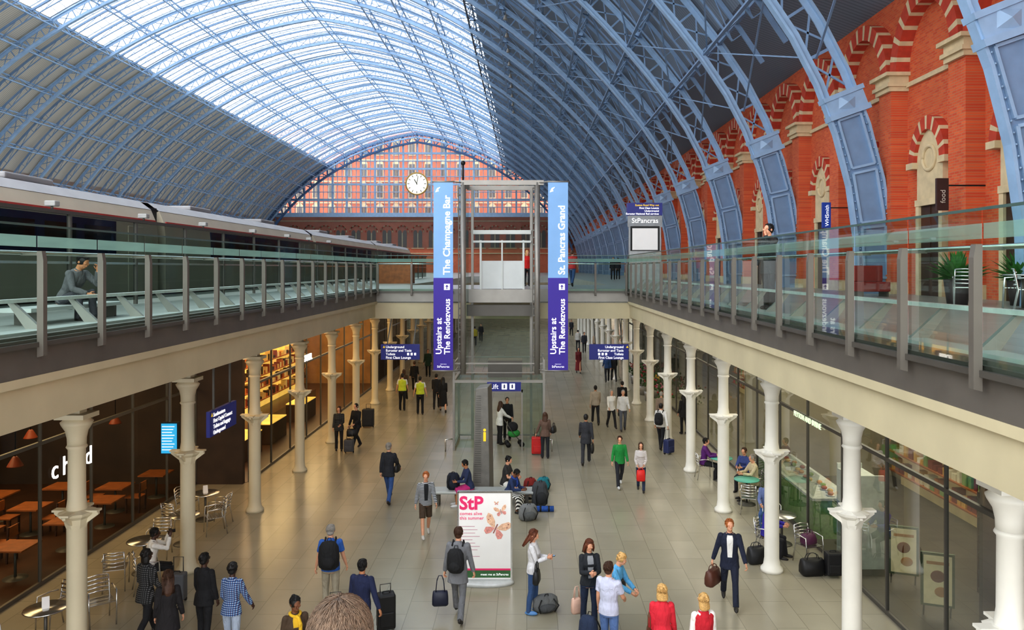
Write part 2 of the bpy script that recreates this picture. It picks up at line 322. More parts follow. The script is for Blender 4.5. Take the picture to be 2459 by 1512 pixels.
    if kind in('trousers','shorts'):
        for hip,kn,an,fp in J:
            if kind=='shorts': e=kn.lerp(hip,.08); Bt.tube([hip,hip.lerp(e,.5),e],[.094,.09,.088],12)
            else:
                slim=bot[2] if len(bot)>2 else .062; Bt.tube([hip,hip.lerp(kn,.5),kn,kn.lerp(an,.4)+V((0,.01,0)),an+V((0,0,-.03))],[.093,.082,max(.064,slim),max(.062,slim),slim],12); Bt.ell(kn,(.064,.064,.064),8,6)
    else:
        hemz=bot[2]
        if seat is None: Bt.loft([[O+V((w*cos(2*pi*j/16),.005+d*sin(2*pi*j/16),z)) for j in range(16)] for w,d,z in ((.17,.125,.05),(.19,.15,-.1),(.205,.18,hemz*.6),(.23,.21,hemz))])
        else:
            k=(J[0][1]+J[1][1])/2
            Bt.loft([[c_+V((w*cos(2*pi*j/16),0,d*sin(2*pi*j/16))) for j in range(16)] for c_,w,d in ((O+V((0,.06,0)),.17,.09),(O.lerp(k,.5),.2,.095),(k+V((0,-.05,0)),.21,.085))])
            if hemz<-.5: Bt.loft([[k.lerp((J[0][2]+J[1][2])/2,t)+V((.21*cos(2*pi*j/16),.09*sin(2*pi*j/16),0)) for j in range(16)] for t in (0,.5,.85)])
    o=sc(Bt).build({'trousers':'trousers','shorts':'shorts'}.get(kind,'skirt'),bmm,root,False); REMQ.append((o,vox*s,None))
    sm=mat(shoes,.5,0,.1,10)
    for hip,kn,an,fp in J:
        Sh=MB(); RF=Matrix.Rotation(fp,3,'X')
        Sh.ell(an+RF@V((0,-.06,-.040)),(.046,.14,.048),12,10,0,RF,-.037); Sh.ell(an+RF@V((0,.005,-.02)),(.043,.055,.05),10,8,0,RF)
        sc(Sh).build('shoe',sm,root,False)
    RZ=Matrix.Rotation(rz,3,'Z')
    def w(p): return RZ@(V(p)*s)+V((X,Y,z0))
    A={k:w(v) for k,v in A.items()}; A['back']=w(tor(0,.12,.30)); A['hipL']=w(tor(.2,0,.05)); A['hipR']=w(tor(-.2,0,.05)); A['rz']=rz; A['loc']=V((X,Y,z0)); A['sh1']=[w(tor(q*.10,y,z)) for q in (1,-1) for y,z in ((.1,.5),(0,.58),(-.11,.46),(-.13,.25))]; A['s']=s
    return A
def suitcase(label,loc,rz,hexc,size=(.38,.24,.58),handle=.42,group=None):
    rz=R(rz); t=thing('suitcase',label,'suitcase',loc,rz,group); w,d,h=size; m=mat(hexc,.55,0,.1,8); b=MB().box(-w/2,-d/2,.05,w/2,d/2,h)
    sh=b.build('shell',m,t,False,.04); MB().box(-w*.38,-d/2-.025,.12,w*.38,-d/2+.01,h*.55).build('pocket',m,t,False,.02,sub=sh)
    if handle: MB().tube([(-.1,d*.3,h-.02),(-.1,d*.3,h+handle),(.1,d*.3,h+handle),(.1,d*.3,h-.02)],.011,8).build('handle',STEELD,t,False)
    MB().tube([(-.07,0,h-.01),(-.06,0,h+.03),(.06,0,h+.03),(.07,0,h-.01)],.012,8).build('grip',BLACK,t,False)
    for q in (-1,1): MB().cyl((q*w*.42-.02,d*.25,.04),(q*w*.42+.02,d*.25,.04),.04,12).build('wheel',BLACK,t,False)
    return t
def handbag(label,hand,rz,hexc,size=(.36,.14,.26),drop=.18,name='handbag',cat='bag'):
    w,d,h=size; base=V((hand[0],hand[1],hand[2]-drop-h)); base.z=max(base.z,.0); t=thing(name,label,cat,base,rz); m=mat(hexc,.5,0,.12,8,0,.2); B=MB()
    B.loft([[V((a*w/2*cx,b*d/2*cy,z)) for cx,cy in ((-1,-.6),(-.8,-1),(.8,-1),(1,-.6),(1,.6),(.8,1),(-.8,1),(-1,.6))] for a,b,z in ((.88,.8,0),(1,1,h*.12),(1,1,h*.5),(.92,.75,h*.9),(.85,.35,h))])
    B.build('body',m,t,False); hz=hand[2]-base.z
    for q in (-1,1): MB().tube([(-w*.28,q*d*.2,h-.03),(-w*.2,q*d*.15,h+(hz-h)*.7),(-.03,0,hz),(.03,0,hz),(w*.2,q*d*.15,h+(hz-h)*.7),(w*.28,q*d*.2,h-.03)],.009,6).build('strap',m,t,False)
    return t
def backpack(label,loc,rz,hexc,size=(.32,.2,.48),pock=None,A=None):
    t=thing('backpack',label,'backpack',loc,rz); w,d,h=size; m=cl(hexc); B=MB()
    B.loft([[V((a*w/2*cos(2*pi*j/14),(d/2*b*sin(2*pi*j/14)+(d/2)),z)) for j in range(14)] for a,b,z in ((.7,.6,0),(1.05,1,.06),(1.1,1.05,h*.45),(1.0,.9,h*.8),(.7,.6,h*.97),(.3,.3,h))]); bo=B.build('body',m,t,False)
    P=MB(); P.ell((0,d*.95,h*.3),(w*.36,d*.3,h*.22),12,8); P.build('pocket',cl(pock) if pock else m,t,False,sub=bo)
    if not A: MB().ell((0,d*.02,h*.35),(w*.38,d*.25,h*.25),12,8).build('front_pocket',cl(pock) if pock else m,t,False,sub=bo)
    MB().tube([(-.04,d*.3,h*.95),(-.03,d*.2,h+.04),(.03,d*.2,h+.04),(.04,d*.3,h*.95)],.009,6).build('grab_loop',BLACK,t,False)
    if A:
        RZ=Matrix.Rotation(-rz,3,'Z')
        for q in (0,1):
            pts=[RZ@(p-V(loc)) for p in A['sh1'][q*4:q*4+4]]; MB().tube(pts,.018,6).build('strap',m,t,False)
    else:
        for q in (-1,1): MB().tube([(q*w*.25,-d*.02,h*.88),(q*w*.42,-d*.28,h*.55),(q*w*.3,-d*.05,h*.12)],.014,6).build('strap',BLACK,t,False)
    return t
def wear(A,label,hexc,size=(.32,.2,.46)):
    rz=A['rz']; loc=A['back']+Matrix.Rotation(rz,3,'Z')@V((0,.015,-.26)); return backpack(label,loc,rz,hexc,size,A=A)
# ------------------------------------------------------------------ SETTING
struct('floor',MB().box(-30,-4,-.2,22,130,0),FLOORM,'pale stone tiled floor of the lower arcade','floor')
struct('floor',MB().box(-17,-2,0,-10.64,25,.012).box(-13.5,25.2,0,-9.04,60,.012),mat('4a3020',.35,0,.2,2),'dark wooden floor inside the shops on the left','floor')
struct('floor',MB().box(7.24,-2,0,12.2,26,.012),mat('4c463c',.35,0,.2,2),'dark floor inside the near shops on the right','floor')
up=MB()
for x0,x1,y0,y1 in ((-61,-6.25,-6,172),(4.25,13.2,-6,172),(-6.25,4.25,32.15,41),(-6.25,4.25,88,172)): up.box(x0,y0,5.35,x1,y1,PZ)
struct('floor',up,UPFLOOR,'upper level platform deck around the opening above the arcade','floor')
for n,(x,xb,sg) in enumerate(((-6.22,-6.45,1),(4.22,4.45,-1))):
    b=MB().box(x-.06,-4,5.55,x+.06,32.1,PZ+.02); b.box(x-.12,-4,PZ-.06,x+.12,32.1,PZ-.02); struct('trim_%d'%(n*4+1),b,GREYM,('left' if n==0 else 'right')+' grey metal fascia along the edge of the upper level','fascia')
    b=MB().box(xb-.22,-4,4.92,xb+.22,32.3,5.5); b.box(xb-.3,-4,5.45,xb+.3,32.3,5.56); struct('trim_%d'%(n*4+2),b,CREAM,('left' if n==0 else 'right')+' cream concrete edge beam below the upper level','beam')
    xc=(-7.75,5.6)[n]; b=MB().box(xc-.2,-2,4.86,xc+.2,88,4.92); b.box(xc-.2,-2,4.5,xc+.2,88,4.56); b.box(xc-.03,-2,4.55,xc+.03,88,4.9)
    for k in range(60): b.box(xc-.17,-1+1.47*k,4.55,xc+.17,-.97+1.47*k,4.88)
    struct('trim_%d'%(n*4+3),b,mat('8d887e',.5,.1,.08,2),'grey riveted steel girder over the '+('left' if n==0 else 'right')+' row of columns','girder')
    b=MB()
    for k in range(18): b.box(xc,9.05+4.4*k-.15,4.95,xc+(-6 if n==0 else 6),9.05+4.4*k+.15,5.36); b.box(xc,9.05+4.4*k-.12,4.93,xb,9.05+4.4*k+.12,5.34)
    struct('trim_%d'%(n*4+4),b,CREAMD,'cross beams under the '+('left' if n==0 else 'right')+' deck','beam')
b=MB().box(-6.25,32.0,5.55,4.25,32.12,PZ+.02); struct('trim_9',b,STEEL,'grey metal fascia across the front of the footbridge','fascia')
b=MB().box(-6.4,32.1,4.85,4.4,32.6,5.5); b.box(-6.4,40.6,4.9,4.4,41,5.5); struct('trim_10',b,CREAM,'cream concrete beam across the front of the footbridge','beam')
WARMW=mat('a5794a',.7,0,.2,1.5); DKW=mat('3c2c20',.7,0,.25,1.5); GRW=mat('9a9078',.7,0,.15,1)
struct('wall_left',MB().box(-17.2,-2,0,-17,25.2,5.35).box(-17,25,0,-9.1,25.2,5.35),DKW,'dark back walls of the cafe on the left of the arcade','wall')
struct('wall_left',MB().box(-13.7,25.2,0,-13.5,88,5.35).box(-13.5,47,0,-9.05,47.15,5.35),WARMW,'tan back walls of the shops further along on the left','wall')
struct('wall_right',MB().box(12.2,-2,0,12.4,88,5.35).box(7.3,26,0,12.2,26.15,5.35),GRW,'back walls of the shops on the right of the arcade','wall')
struct('wall_right',MB().box(7.3,12.5,0,12.2,12.6,5.35),DKW,'dark partition between the two nearest shops on the right','wall')
struct('wall_back',MB().box(-30,125,0,22,125.3,5.4),GRW,'far end wall of the lower arcade','wall')
def shopfront(n,X,y0,y1,step,label,zt=4.5):
    g=MB(); y=y0; g.quad((X,y0,0.1),(X,y1,.1),(X,y1,zt),(X,y0,zt)); o=struct('window_%d'%n,g,GLSHOP,label,'window'); f=MB()
    while y<=y1+.01: f.box(X-.03,y-.025,0,X+.03,y+.025,zt); y+=step
    for z in (.05,3.1,zt): f.box(X-.035,y0,z-.04,X+.035,y1,z+.04)
    return f.build('frame',STEELD,o,False)
shopfront(2,-10.6,11,25,2.0,'tall glazed front of the cafe on the left'); shopfront(3,-9.0,25.3,60,2.2,'glazed fronts of the lit shops further along on the left')
shopfront(4,7.2,9,60,2.2,'tall glazed shopfronts along the right of the arcade')
def column(loc,m,label,group):
    t=thing('column',label,'column',loc,0,group)
    sh=MB().lathe([(.25,0),(.25,.07),(.19,.14),(.165,.3),(.16,2.55),(.185,2.6),(.165,2.66),(.165,2.8),(.145,2.95),(.14,3.8),(.17,3.84),(.15,3.88)],n=18)
    cp=MB().lathe([(.15,3.86),(.155,4.0),(.18,4.12),(.24,4.22),(.26,4.27),(.22,4.3),(.2,4.36)],n=18); cp.box(-.25,-.25,4.34,.25,.25,4.42); cp.box(-.11,-.11,4.42,.11,.11,4.5)
    co=MB().lathe([(.16,2.45),(.185,2.52),(.21,2.62),(.28,2.68),(.30,2.73),(.18,2.77)],n=8,sm=False)
    for k in range(4):
        a=k*pi/2; co.prism([(cos(a)*.14-sin(a)*.025,sin(a)*.14+cos(a)*.025,2.72),(cos(a)*.38-sin(a)*.025,sin(a)*.38+cos(a)*.025,2.72),(cos(a)*.38-sin(a)*.025,sin(a)*.38+cos(a)*.025,2.68),(cos(a)*.14-sin(a)*.025,sin(a)*.14+cos(a)*.025,2.5)],(sin(a)*.05,-cos(a)*.05,0)); co.bar((cos(a)*.14,sin(a)*.14,2.745),(cos(a)*.39,sin(a)*.39,2.745),.16,.035)
    return t,[sh.build('shaft',m,t,False),co.build('collar',m,t,False),cp.build('capital',m,t,False)]
for X,m,lb,gp in ((-7.75,COLL,'white cast-iron column, warm shade in its colour, in the row along the left side of the arcade','left row of columns'),(5.6,WHITE,'white cast-iron column in the row along the right side of the arcade','right row of columns')):
    t,ch=column((X,9.05,0),m,lb,gp)
    for k in range(1,18): dup(t,(X,9.05+4.4*k,0),ch=ch)
# ------------------------------------------------------------------ ROOF
CXR=-24.0; ZB=6.6; R1=17.4; R2=48.8; TT=R(35.9); C1=19.2; C2=(C1-(R2-R1)*cos(TT),-(R2-R1)*sin(TT)); L1=R1*TT; PC=math.acos(-C2[0]/R2); LT=L1+(PC-TT)*R2
def pr(d,s):
    if s<0: return (C1+R1-d,s)
    if s<L1: a=s/R1; return (C1+(R1-d)*cos(a),(R1-d)*sin(a))
    a=TT+(s-L1)/R2; return (max(0,C2[0]+(R2-d)*cos(a)),C2[1]+(R2-d)*sin(a))
def W3(sg,d,s,y): u,h=pr(d,s); return V((CXR+sg*u,y,ZB+h))
def loc2(sg,d,s): u,h=pr(d,s); return (sg*u,h+ZB-PZ)
SB=30.0
steps=lambda a,b,n:[a+(b-a)*i/n for i in range(n+1)]
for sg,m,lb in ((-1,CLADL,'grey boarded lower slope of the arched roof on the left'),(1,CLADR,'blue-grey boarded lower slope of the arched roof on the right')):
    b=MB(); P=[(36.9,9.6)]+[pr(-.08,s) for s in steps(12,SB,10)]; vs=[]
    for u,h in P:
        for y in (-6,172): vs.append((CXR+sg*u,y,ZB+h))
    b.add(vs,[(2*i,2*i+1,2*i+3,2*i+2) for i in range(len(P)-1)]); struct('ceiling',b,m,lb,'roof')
def bay():
    g=MB(); bars=MB(); ss=[(1,s) for s in steps(SB,LT,9)]+[(-1,s) for s in steps(LT,SB,9)[1:]]; ys=[(8.9*i/6,(0 if i%2==0 else .45)) for i in range(7)]
    P=[[V((sg*pr(-z-.1,s)[0],y,pr(-z-.1,s)[1]+ZB-PZ)) for y,z in ys] for sg,s in ss]; n=7
    g.add([p for r_ in P for p in r_],[(i*n+j,i*n+j+1,(i+1)*n+j+1,(i+1)*n+j) for i in range(len(P)-1) for j in range(6)])
    for j in range(0,7): 
        for i in range(len(P)-1): bars.bar(P[i][j],P[i+1][j],.09,.09)
    ss2=[(1,s) for s in steps(SB,LT,24)]+[(-1,s) for s in steps(LT,SB,24)[1:]]
    for sg,s in ss2:
        q=[V((sg*pr(-z-.06,s)[0],y,pr(-z-.06,s)[1]+ZB-PZ)) for y,z in ys]
        for j in range(6): bars.bar(q[j],q[j+1],.05,.035)
    return g,bars
g,bars=bay(); wn=5; RIBY=[8.9+8.9*k for k in range(19)]
wg=g.mesh('roof_glazing',SKYG); wb=bars.mesh('glazing_bars',mat('b6c2cf',.5,0,.05,2))
for y in [0]+RIBY[:-1]:
    o=bpy.data.objects.new('window_%d'%wn,wg); C.objects.link(o); o.location=(CXR,y,PZ); tag(o,'white glazed bay of the arched roof between two ribs','roof glazing','glazed roof bays','structure'); wn+=1
    q=bpy.data.objects.new('glazing_bars',wb); C.objects.link(q); q.parent=o
DI=1.3; rib=thing('roof_rib','light blue iron lattice rib arching across the whole station roof','roof rib',(CXR,RIBY[0],PZ),0,'main ribs of the arched roof'); rch=[]
half=lambda d,s0,n:[loc2(1,d,s) for s in steps(s0,LT,n)]+[loc2(-1,d,s) for s in steps(LT,s0,n)[1:]]
ic=MB().sweep(half(DI,-.55,26),.16,.045); ic.sweep(half(DI-.16,-.55,26),.03,.12); rch.append(ic.build('inner_chord',BLUE,rib,False))
oc=MB().sweep(half(.12,-.55,26),.15,.045); oc.sweep(half(.26,-.55,26),.03,.12); rch.append(oc.build('outer_chord',BLUE,rib,False))
lt=MB()
for sg in (1,-1):
    sl=steps(6.6,LT,26)
    for i in range(26):
        a0=loc2(sg,DI,sl[i]);a1=loc2(sg,DI,sl[i+1]);b0=loc2(sg,.12,sl[i]);b1=loc2(sg,.12,sl[i+1]); p3=lambda p:(p[0],0,p[1])
        lt.bar(p3(a0),p3(b1),.07,.045,0,(0,1,0)); lt.bar(p3(b0),p3(a1),.07,.045,0,(0,1,0)); lt.bar(p3(a0),p3(b0),.10,.05,0,(0,1,0))
rch.append(lt.build('lattice_web',BLUED,rib,False))
for sg in (1,-1):
    w=MB(); sl=steps(-.55,6.2,8)
    w.loft([[V((loc2(sg,d,s)[0],y,loc2(sg,d,s)[1])) for d,y in ((DI,-.05),(.1,-.05),(.1,.05),(DI,.05))] for s in sl],0,False)
    for s0,s1 in ((0,1.8),(2.0,3.8),(4.0,5.8)):
        for yy in (-.10,.10):
            q=[loc2(sg,d,s) for d,s in ((DI-.2,s0),(.3,s0),(.3,s1),(DI-.2,s1))]
            for i in range(4): w.bar((q[i][0],yy,q[i][1]),(q[(i+1)%4][0],yy,q[(i+1)%4][1]),.09,.08,1)
    for k in range(22):
        for d in (DI-.08,.2):
            for yy in (-.11,.11): p=loc2(sg,d,-.4+.29*k); w.ell((p[0],yy,p[1]),(.03,.06,.03),6,4,1)
    rch.append(w.build('web_plate',[BLUED,BLUE],rib,False))
    c=MB()
    for s,t_,e,yy in ((5.95,.09,.08,.26),(6.3,.26,.02,.22),(6.65,.08,.08,.26)):
        u=V((loc2(sg,.0-e,s)[0],0,loc2(sg,-e,s)[1])); v=V((loc2(sg,DI+e,s)[0],0,loc2(sg,DI+e,s)[1])); c.bar(u,v,yy*2,t_*2,0,(0,0,1))
    u,v=[V((loc2(sg,d,6.3)[0],0,loc2(sg,d,6.3)[1])) for d in (DI,0)]
    c.add([u.lerp(v,.5)+V((0,-.34,0))]+[u.lerp(v,.5)+V((a*.28,-.22,b_*.22)) for a,b_ in ((-1,-1),(1,-1),(1,1),(-1,1))],[(0,1,2),(0,2,3),(0,3,4),(0,4,1)])
    rch.append(c.build('capital',BLUE,rib,False))
for y in RIBY[1:]: dup(rib,(CXR,y,PZ),ch=rch)
ra=MB().sweep(half(.25,9.5,24),.06,.09); ra.sweep(half(.8,11,24),.04,.04)
for sg in (1,-1):
    sl=steps(11,LT,18)
    for i in range(18):
        a0=loc2(sg,.8,sl[i]);b1=loc2(sg,.25,sl[i+1]);b0=loc2(sg,.25,sl[i]); ra.bar((a0[0],0,a0[1]),(b1[0],0,b1[1]),.04,.04); ra.bar((a0[0],0,a0[1]),(b0[0],0,b0[1]),.04,.04)
first=None
for y in RIBY[:-1]:
    for k in (1,2):
        loc=(CXR,y+8.9*k/3,PZ)
        if first is None: first=tag(ra.build('roof_rafter',BLUED),'slender blue trussed rafter between two main ribs of the roof','roof rafter','intermediate roof rafters'); first.location=loc
        else: dup(first,loc,ch=[])
def purlin(sg,s,label,m,dd=1.05,group=None):
    t=thing('purlin',label,'purlin',W3(sg,.3,s,8.9),0,group); b=MB()
    b.bar(W3(sg,.25,s,6),W3(sg,.25,s,171.2),.13,.13); b.build('upper_bar',m,t); b=MB().bar(W3(sg,dd,s,6),W3(sg,dd,s,171.2),.15,.09); b.build('lower_bar',m,t); b=MB(); y=8.9; k=0
    while y<169:
        y2=y+8.9/4
        b.bar(W3(sg,dd if k%2 else .25,s,y),W3(sg,.25 if k%2 else dd,s,y2),.06,.06); b.bar(W3(sg,dd,s,y),W3(sg,.25,s,y),.05,.05); y=y2; k+=1
    b.build('web_bars',m,t)
for sg in (1,-1):
    sd='right' if sg>0 else 'left'
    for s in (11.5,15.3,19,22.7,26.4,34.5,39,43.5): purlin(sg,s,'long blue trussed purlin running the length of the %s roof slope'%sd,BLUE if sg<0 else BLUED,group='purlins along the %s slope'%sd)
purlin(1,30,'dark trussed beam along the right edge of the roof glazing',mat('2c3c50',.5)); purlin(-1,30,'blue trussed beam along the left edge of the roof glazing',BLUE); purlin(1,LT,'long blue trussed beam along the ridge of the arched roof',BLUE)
ti=MB()
for y in RIBY[:14]:
    for s0,s1 in ((8.2,11.5),(11.5,15.3),(15.3,19),(19,22.7)):
        ti.bar(W3(1,.9,s0,y),W3(1,.9,s1,y+8.9),.07,.05); ti.bar(W3(1,.9,s1,y),W3(1,.9,s0,y+8.9),.07,.05)
tag(ti.build('wind_bracing',BLUED,loc=(12,8.9,12)),'crossed blue tie bars between the ribs on the right slope','bracing')
fl=thing('floodlight','small grey floodlight hanging in the row under the right roof slope','floodlight',W3(1,1.2,25.5,28),0,'floodlights under the right roof slope'); fch=[MB().lathe([(.05,-.1),(.1,-.15),(.17,-.42),(.18,-.46)],n=12).build('shade',STEEL,fl,False),MB().cyl((0,0,.15),(0,0,-.12),.03).build('bracket',STEELD,fl,False),MB().lathe([(.01,-.45),(.15,-.45),(.15,-.44)],n=12).build('lens',mat('fff6e0',.3,0,.02,2,2),fl,False)]
for k in range(1,16): dup(fl,W3(1,1.2,25.5,28+4.45*k),ch=fch)
# ------------------------------------------------------------------ right brick wall of the train shed
wr=struct('wall_right',MB().box(12.8,-6,PZ,13.2,172,16.6),BRICK,'red brick side wall of the station hall behind the ribs','wall')
def ringv(b,yc,zc,r0,r1,x0,x1,n,a0=0,a1=pi,pt=0,fr=.72):
    t=a0; i=0; tot=(n//2+1)*fr+(n//2)*(1-fr); u=(a1-a0)/tot
    while i<n:
        st=u*(fr if i%2==0 else 1-fr); t0,t1=t,t+st; f=lambda r,t_:(x0,yc+r*cos(t_),zc+r*sin(t_)*(1+pt*sin(t_))); tm=(t0+t1)/2
        b.prism([f(r0,t0),f(r1,t0),f(r1,tm),f(r1,t1),f(r0,t1),f(r0,tm)],(x1-x0,0,0),i%2); t=t1; i+=1
pier=MB().box(12.25,-.45,PZ,12.85,.45,12.9); pc=MB().box(12.15,-.53,12.85,12.85,.53,13.0).box(12.07,-.6,13.0,12.85,.6,13.12).box(12.15,-.53,13.12,12.85,.53,13.35).box(12.0,-.66,13.35,12.85,.66,13.47).box(12.2,-.5,PZ,12.85,.5,PZ+.4)
ra_=MB(); ringv(ra_,0,13.45,1.65,2.12,12.35,12.85,21,0,pi,.12); ra2=MB(); ringv(ra2,0,10.3,.78,1.12,12.5,12.85,15,0,pi,.25); ra2.box(12.45,-1.18,10.12,12.85,-.76,10.32,1).box(12.45,.76,10.12,12.85,1.18,10.32,1)
tr=MB(); pts=[(12.62,.78*cos(t),10.3+.78*sin(t)*(1+.25*sin(t))) for t in steps(0,pi,14)]; tr.prism([(12.62,.78,9.0)]+pts+[(12.62,-.78,9.0)],(.2,0,0)); tr.box(12.58,-.80,PZ,12.85,-.60,9.1).box(12.58,.60,PZ,12.85,.80,9.1).box(12.55,-.80,8.9,12.85,.80,9.1)
oc_=MB(); oc_.tube([(12.6,.38*cos(t),10.38+.38*sin(t)) for t in steps(0,2*pi,20)],.06,8)
dr=MB().box(12.66,-.60,PZ,12.84,.60,8.95); dr.box(12.63,-.02,PZ,12.7,.02,8.95).box(12.63,-.60,8.0,12.7,.60,8.08)
strg=MB().box(12.7,-2.3,12.95,12.85,2.3,13.1)
md={n:b.mesh(n,m) for n,b,m in (('pier',pier,BRICK),('pier_capital',pc,STONE),('big_arch',ra_,[REDST,STONE]),('small_arch',ra2,[REDST,STONE]),('stone_tracery',tr,STONE),('oculus_ring',oc_,STONE),('door_leaf',dr,WOODD),('stone_band',strg,STONE))}
for k in range(-2,24):
    yc=20.02+4.45*k
    for n,me in md.items():
        o=bpy.data.objects.new(n,me); C.objects.link(o); o.parent=wr; o.location=(0,yc+(2.225 if n.startswith('pier') else 0),0)
struct('wall_left',MB().box(-61.5,-6,PZ,-61,172,16.6),BRICK,'far brick side wall beyond the trains','wall')
# ------------------------------------------------------------------ end gable
YG=172.0
wbk=struct('wall_back',MB().box(-61,YG,PZ,13,YG+.5,18.6),BRICKX,'red brick wall below the glazed gable at the far end','wall')
gw=MB()
for k in range(-9,10):
    x=CXR+k*3.4
    for dx in (-.55,.55):
        xx=x+dx; pts=[(xx+.42*cos(t),YG-.08,14.8+.5*sin(t)*1.2) for t in steps(0,pi,8)]
        gw.prism([(xx+.42,YG-.08,11.6)]+pts+[(xx-.42,YG-.08,11.6)],(0,.1,0),1)
    pts=[(x+1.35*cos(t),YG-.2,14.9+1.5*sin(t)) for t in steps(0,pi,10)]
    for i in range(10): gw.bar(pts[i],pts[i+1],.2,.2,i%2*2)
    gw.box(x-1.4,YG-.2,11.3,x+1.4,YG,11.5); gw.box(x-.1,YG-.15,11.5,x+.1,YG,14.8)
gw.box(-61,YG-.25,17.3,13,YG,17.5).box(-61,YG-.25,10.2,13,YG,10.4); gw.build('arched_windows',[STONE,mat('5c5049',.4),REDST],wbk,False)
gs=[pr(.3,s) for s in steps(5,LT,24)]; poly=[V((CXR+u,YG-.3,ZB+h)) for u,h in gs]+[V((CXR-u,YG-.3,ZB+h)) for u,h in reversed(gs[:-1])]
g=MB().add(poly,[tuple(range(len(poly)))]); wg1=struct('window_1',g,glassmat('gable_glass','d5dadb',.04,.10,'e8ecee'),'great arched glazed gable with a blue frame at the far end','window')
gr=MB()
def hmax(u):
    u=abs(u); best=0
    for s in steps(0,LT,160):
        a,h=pr(.4,s)
        if a>=u: best=h
    return ZB+best
for k in range(-10,11):
    u=k*3.1; z1=hmax(u)
    if z1>19: gr.box(CXR+u-.19,YG-.9,18.6,CXR+u+.19,YG-.4,z1)
    for q in (1,2):
        uu=u+q*1.03; z1=hmax(uu)
        if z1>19: gr.box(CXR+uu-.05,YG-.6,18.6,CXR+uu+.05,YG-.4,z1)
for z,t_ in ((18.7,.45),(20.4,.07),(22,.25),(23.7,.07),(25.4,.2),(27.1,.07),(28.8,.2),(30.5,.07),(32.2,.2)):
    uu=max([pr(.4,s)[0] for s in steps(0,LT,200) if ZB+pr(.4,s)[1]>=z] or [0]); gr.box(CXR-uu,YG-.95,z-t_,CXR+uu,YG-.4,z+t_)
gr.build('frame',BLUE,wg1,False)
ga=MB()
for d,tk in ((.2,.25),(2.0,.2)):
    P=[(CXR+x,z+PZ) for x,z in half(d,4,30)]; ga.sweep(P,.3,tk,YG-1.1)
for sg in (1,-1):
    sl=steps(6,LT,20)
    for i in range(20): ga.bar(W3(sg,2.0,sl[i],YG-1.1),W3(sg,.2,(sl[i]+sl[i+1])/2,YG-1.1),.25,.2); ga.bar(W3(sg,.2,(sl[i]+sl[i+1])/2,YG-1.1),W3(sg,2.0,sl[i+1],YG-1.1),.25,.2)
tag(ga.build('gable_arch',mat('3e5f88',.5),loc=(CXR,YG,PZ)),'dark blue trussed arch framing the far gable glazing','roof arch')
ho=thing('brick_building','red brick building with rows of pale-framed windows seen through the gable','building',(CXR,190,0))
MB().box(-75,190,0,25,192,41).build('facade',BRICKX,ho)
wm=[STONE,mat('5d5856',.3)]
for k in range(-9,10):
    for zi in range(4):
        x=CXR+k*3.9; z=19+zi*5.2; b=MB().box(x-.85,189.75,z-.2,x+.85,190.1,z+3.2); b.box(x-.68,189.7,z,x-.06,189.9,z+2.9,1).box(x+.06,189.7,z,x+.68,189.9,z+2.9,1); b.prism([(x-.9,189.75,z+3.2),(x+.9,189.75,z+3.2),(x,189.75,z+4.1)],(0,.3,0)); b.build('window',wm,ho)
b=MB()
for zi in range(5): b.box(-75,189.6,17.6+zi*5.2,25,190,17.85+zi*5.2)
b.build('stone_bands',STONE,ho)
cc=PX(1001,441,169.8); ck=thing('station_clock','large round white clock with gold rim hanging in the far gable','clock',cc)
b=MB(); b.loft([[cc+V((r*cos(2*pi*j/40),y,r*sin(2*pi*j/40))) for j in range(40)] for r,y in ((2.45,.4),(2.5,-.1),(2.35,-.2),(2.2,-.1))],cap=False); b.build('rim',mat('a88a4a',.35,.6),ck)
b=MB(); n=40; b.add([cc+V((2.25*cos(2*pi*j/n),-.08,2.25*sin(2*pi*j/n))) for j in range(n)],[tuple(range(n))]); dl=b.build('dial',mat('f7f4e6',.5,0,.02,1,.5),ck)
b=MB()
for j in range(12):
    a=j*pi/6; b.bar(cc+V((1.6*cos(a),-.12,1.6*sin(a))),cc+V((2.05*cos(a),-.12,2.05*sin(a))),.13,.04,0,(0,1,0))
b.build('hour_marks',BLACK,ck,sub=dl)
for a,l,w_,n_ in ((R(120),1.1,.16,'hour_hand'),(R(80),1.7,.11,'minute_hand')): MB().bar(cc+V((-.2*cos(a),-.16,-.2*sin(a))),cc+V((l*cos(a),-.16,l*sin(a))),w_,.04,0,(0,1,0)).build(n_,BLACK,ck,sub=dl)
MB().bar(cc+V((0,.3,0)),cc+V((0,1.6,0)),.3,.3).build('bracket',BLUED,ck)
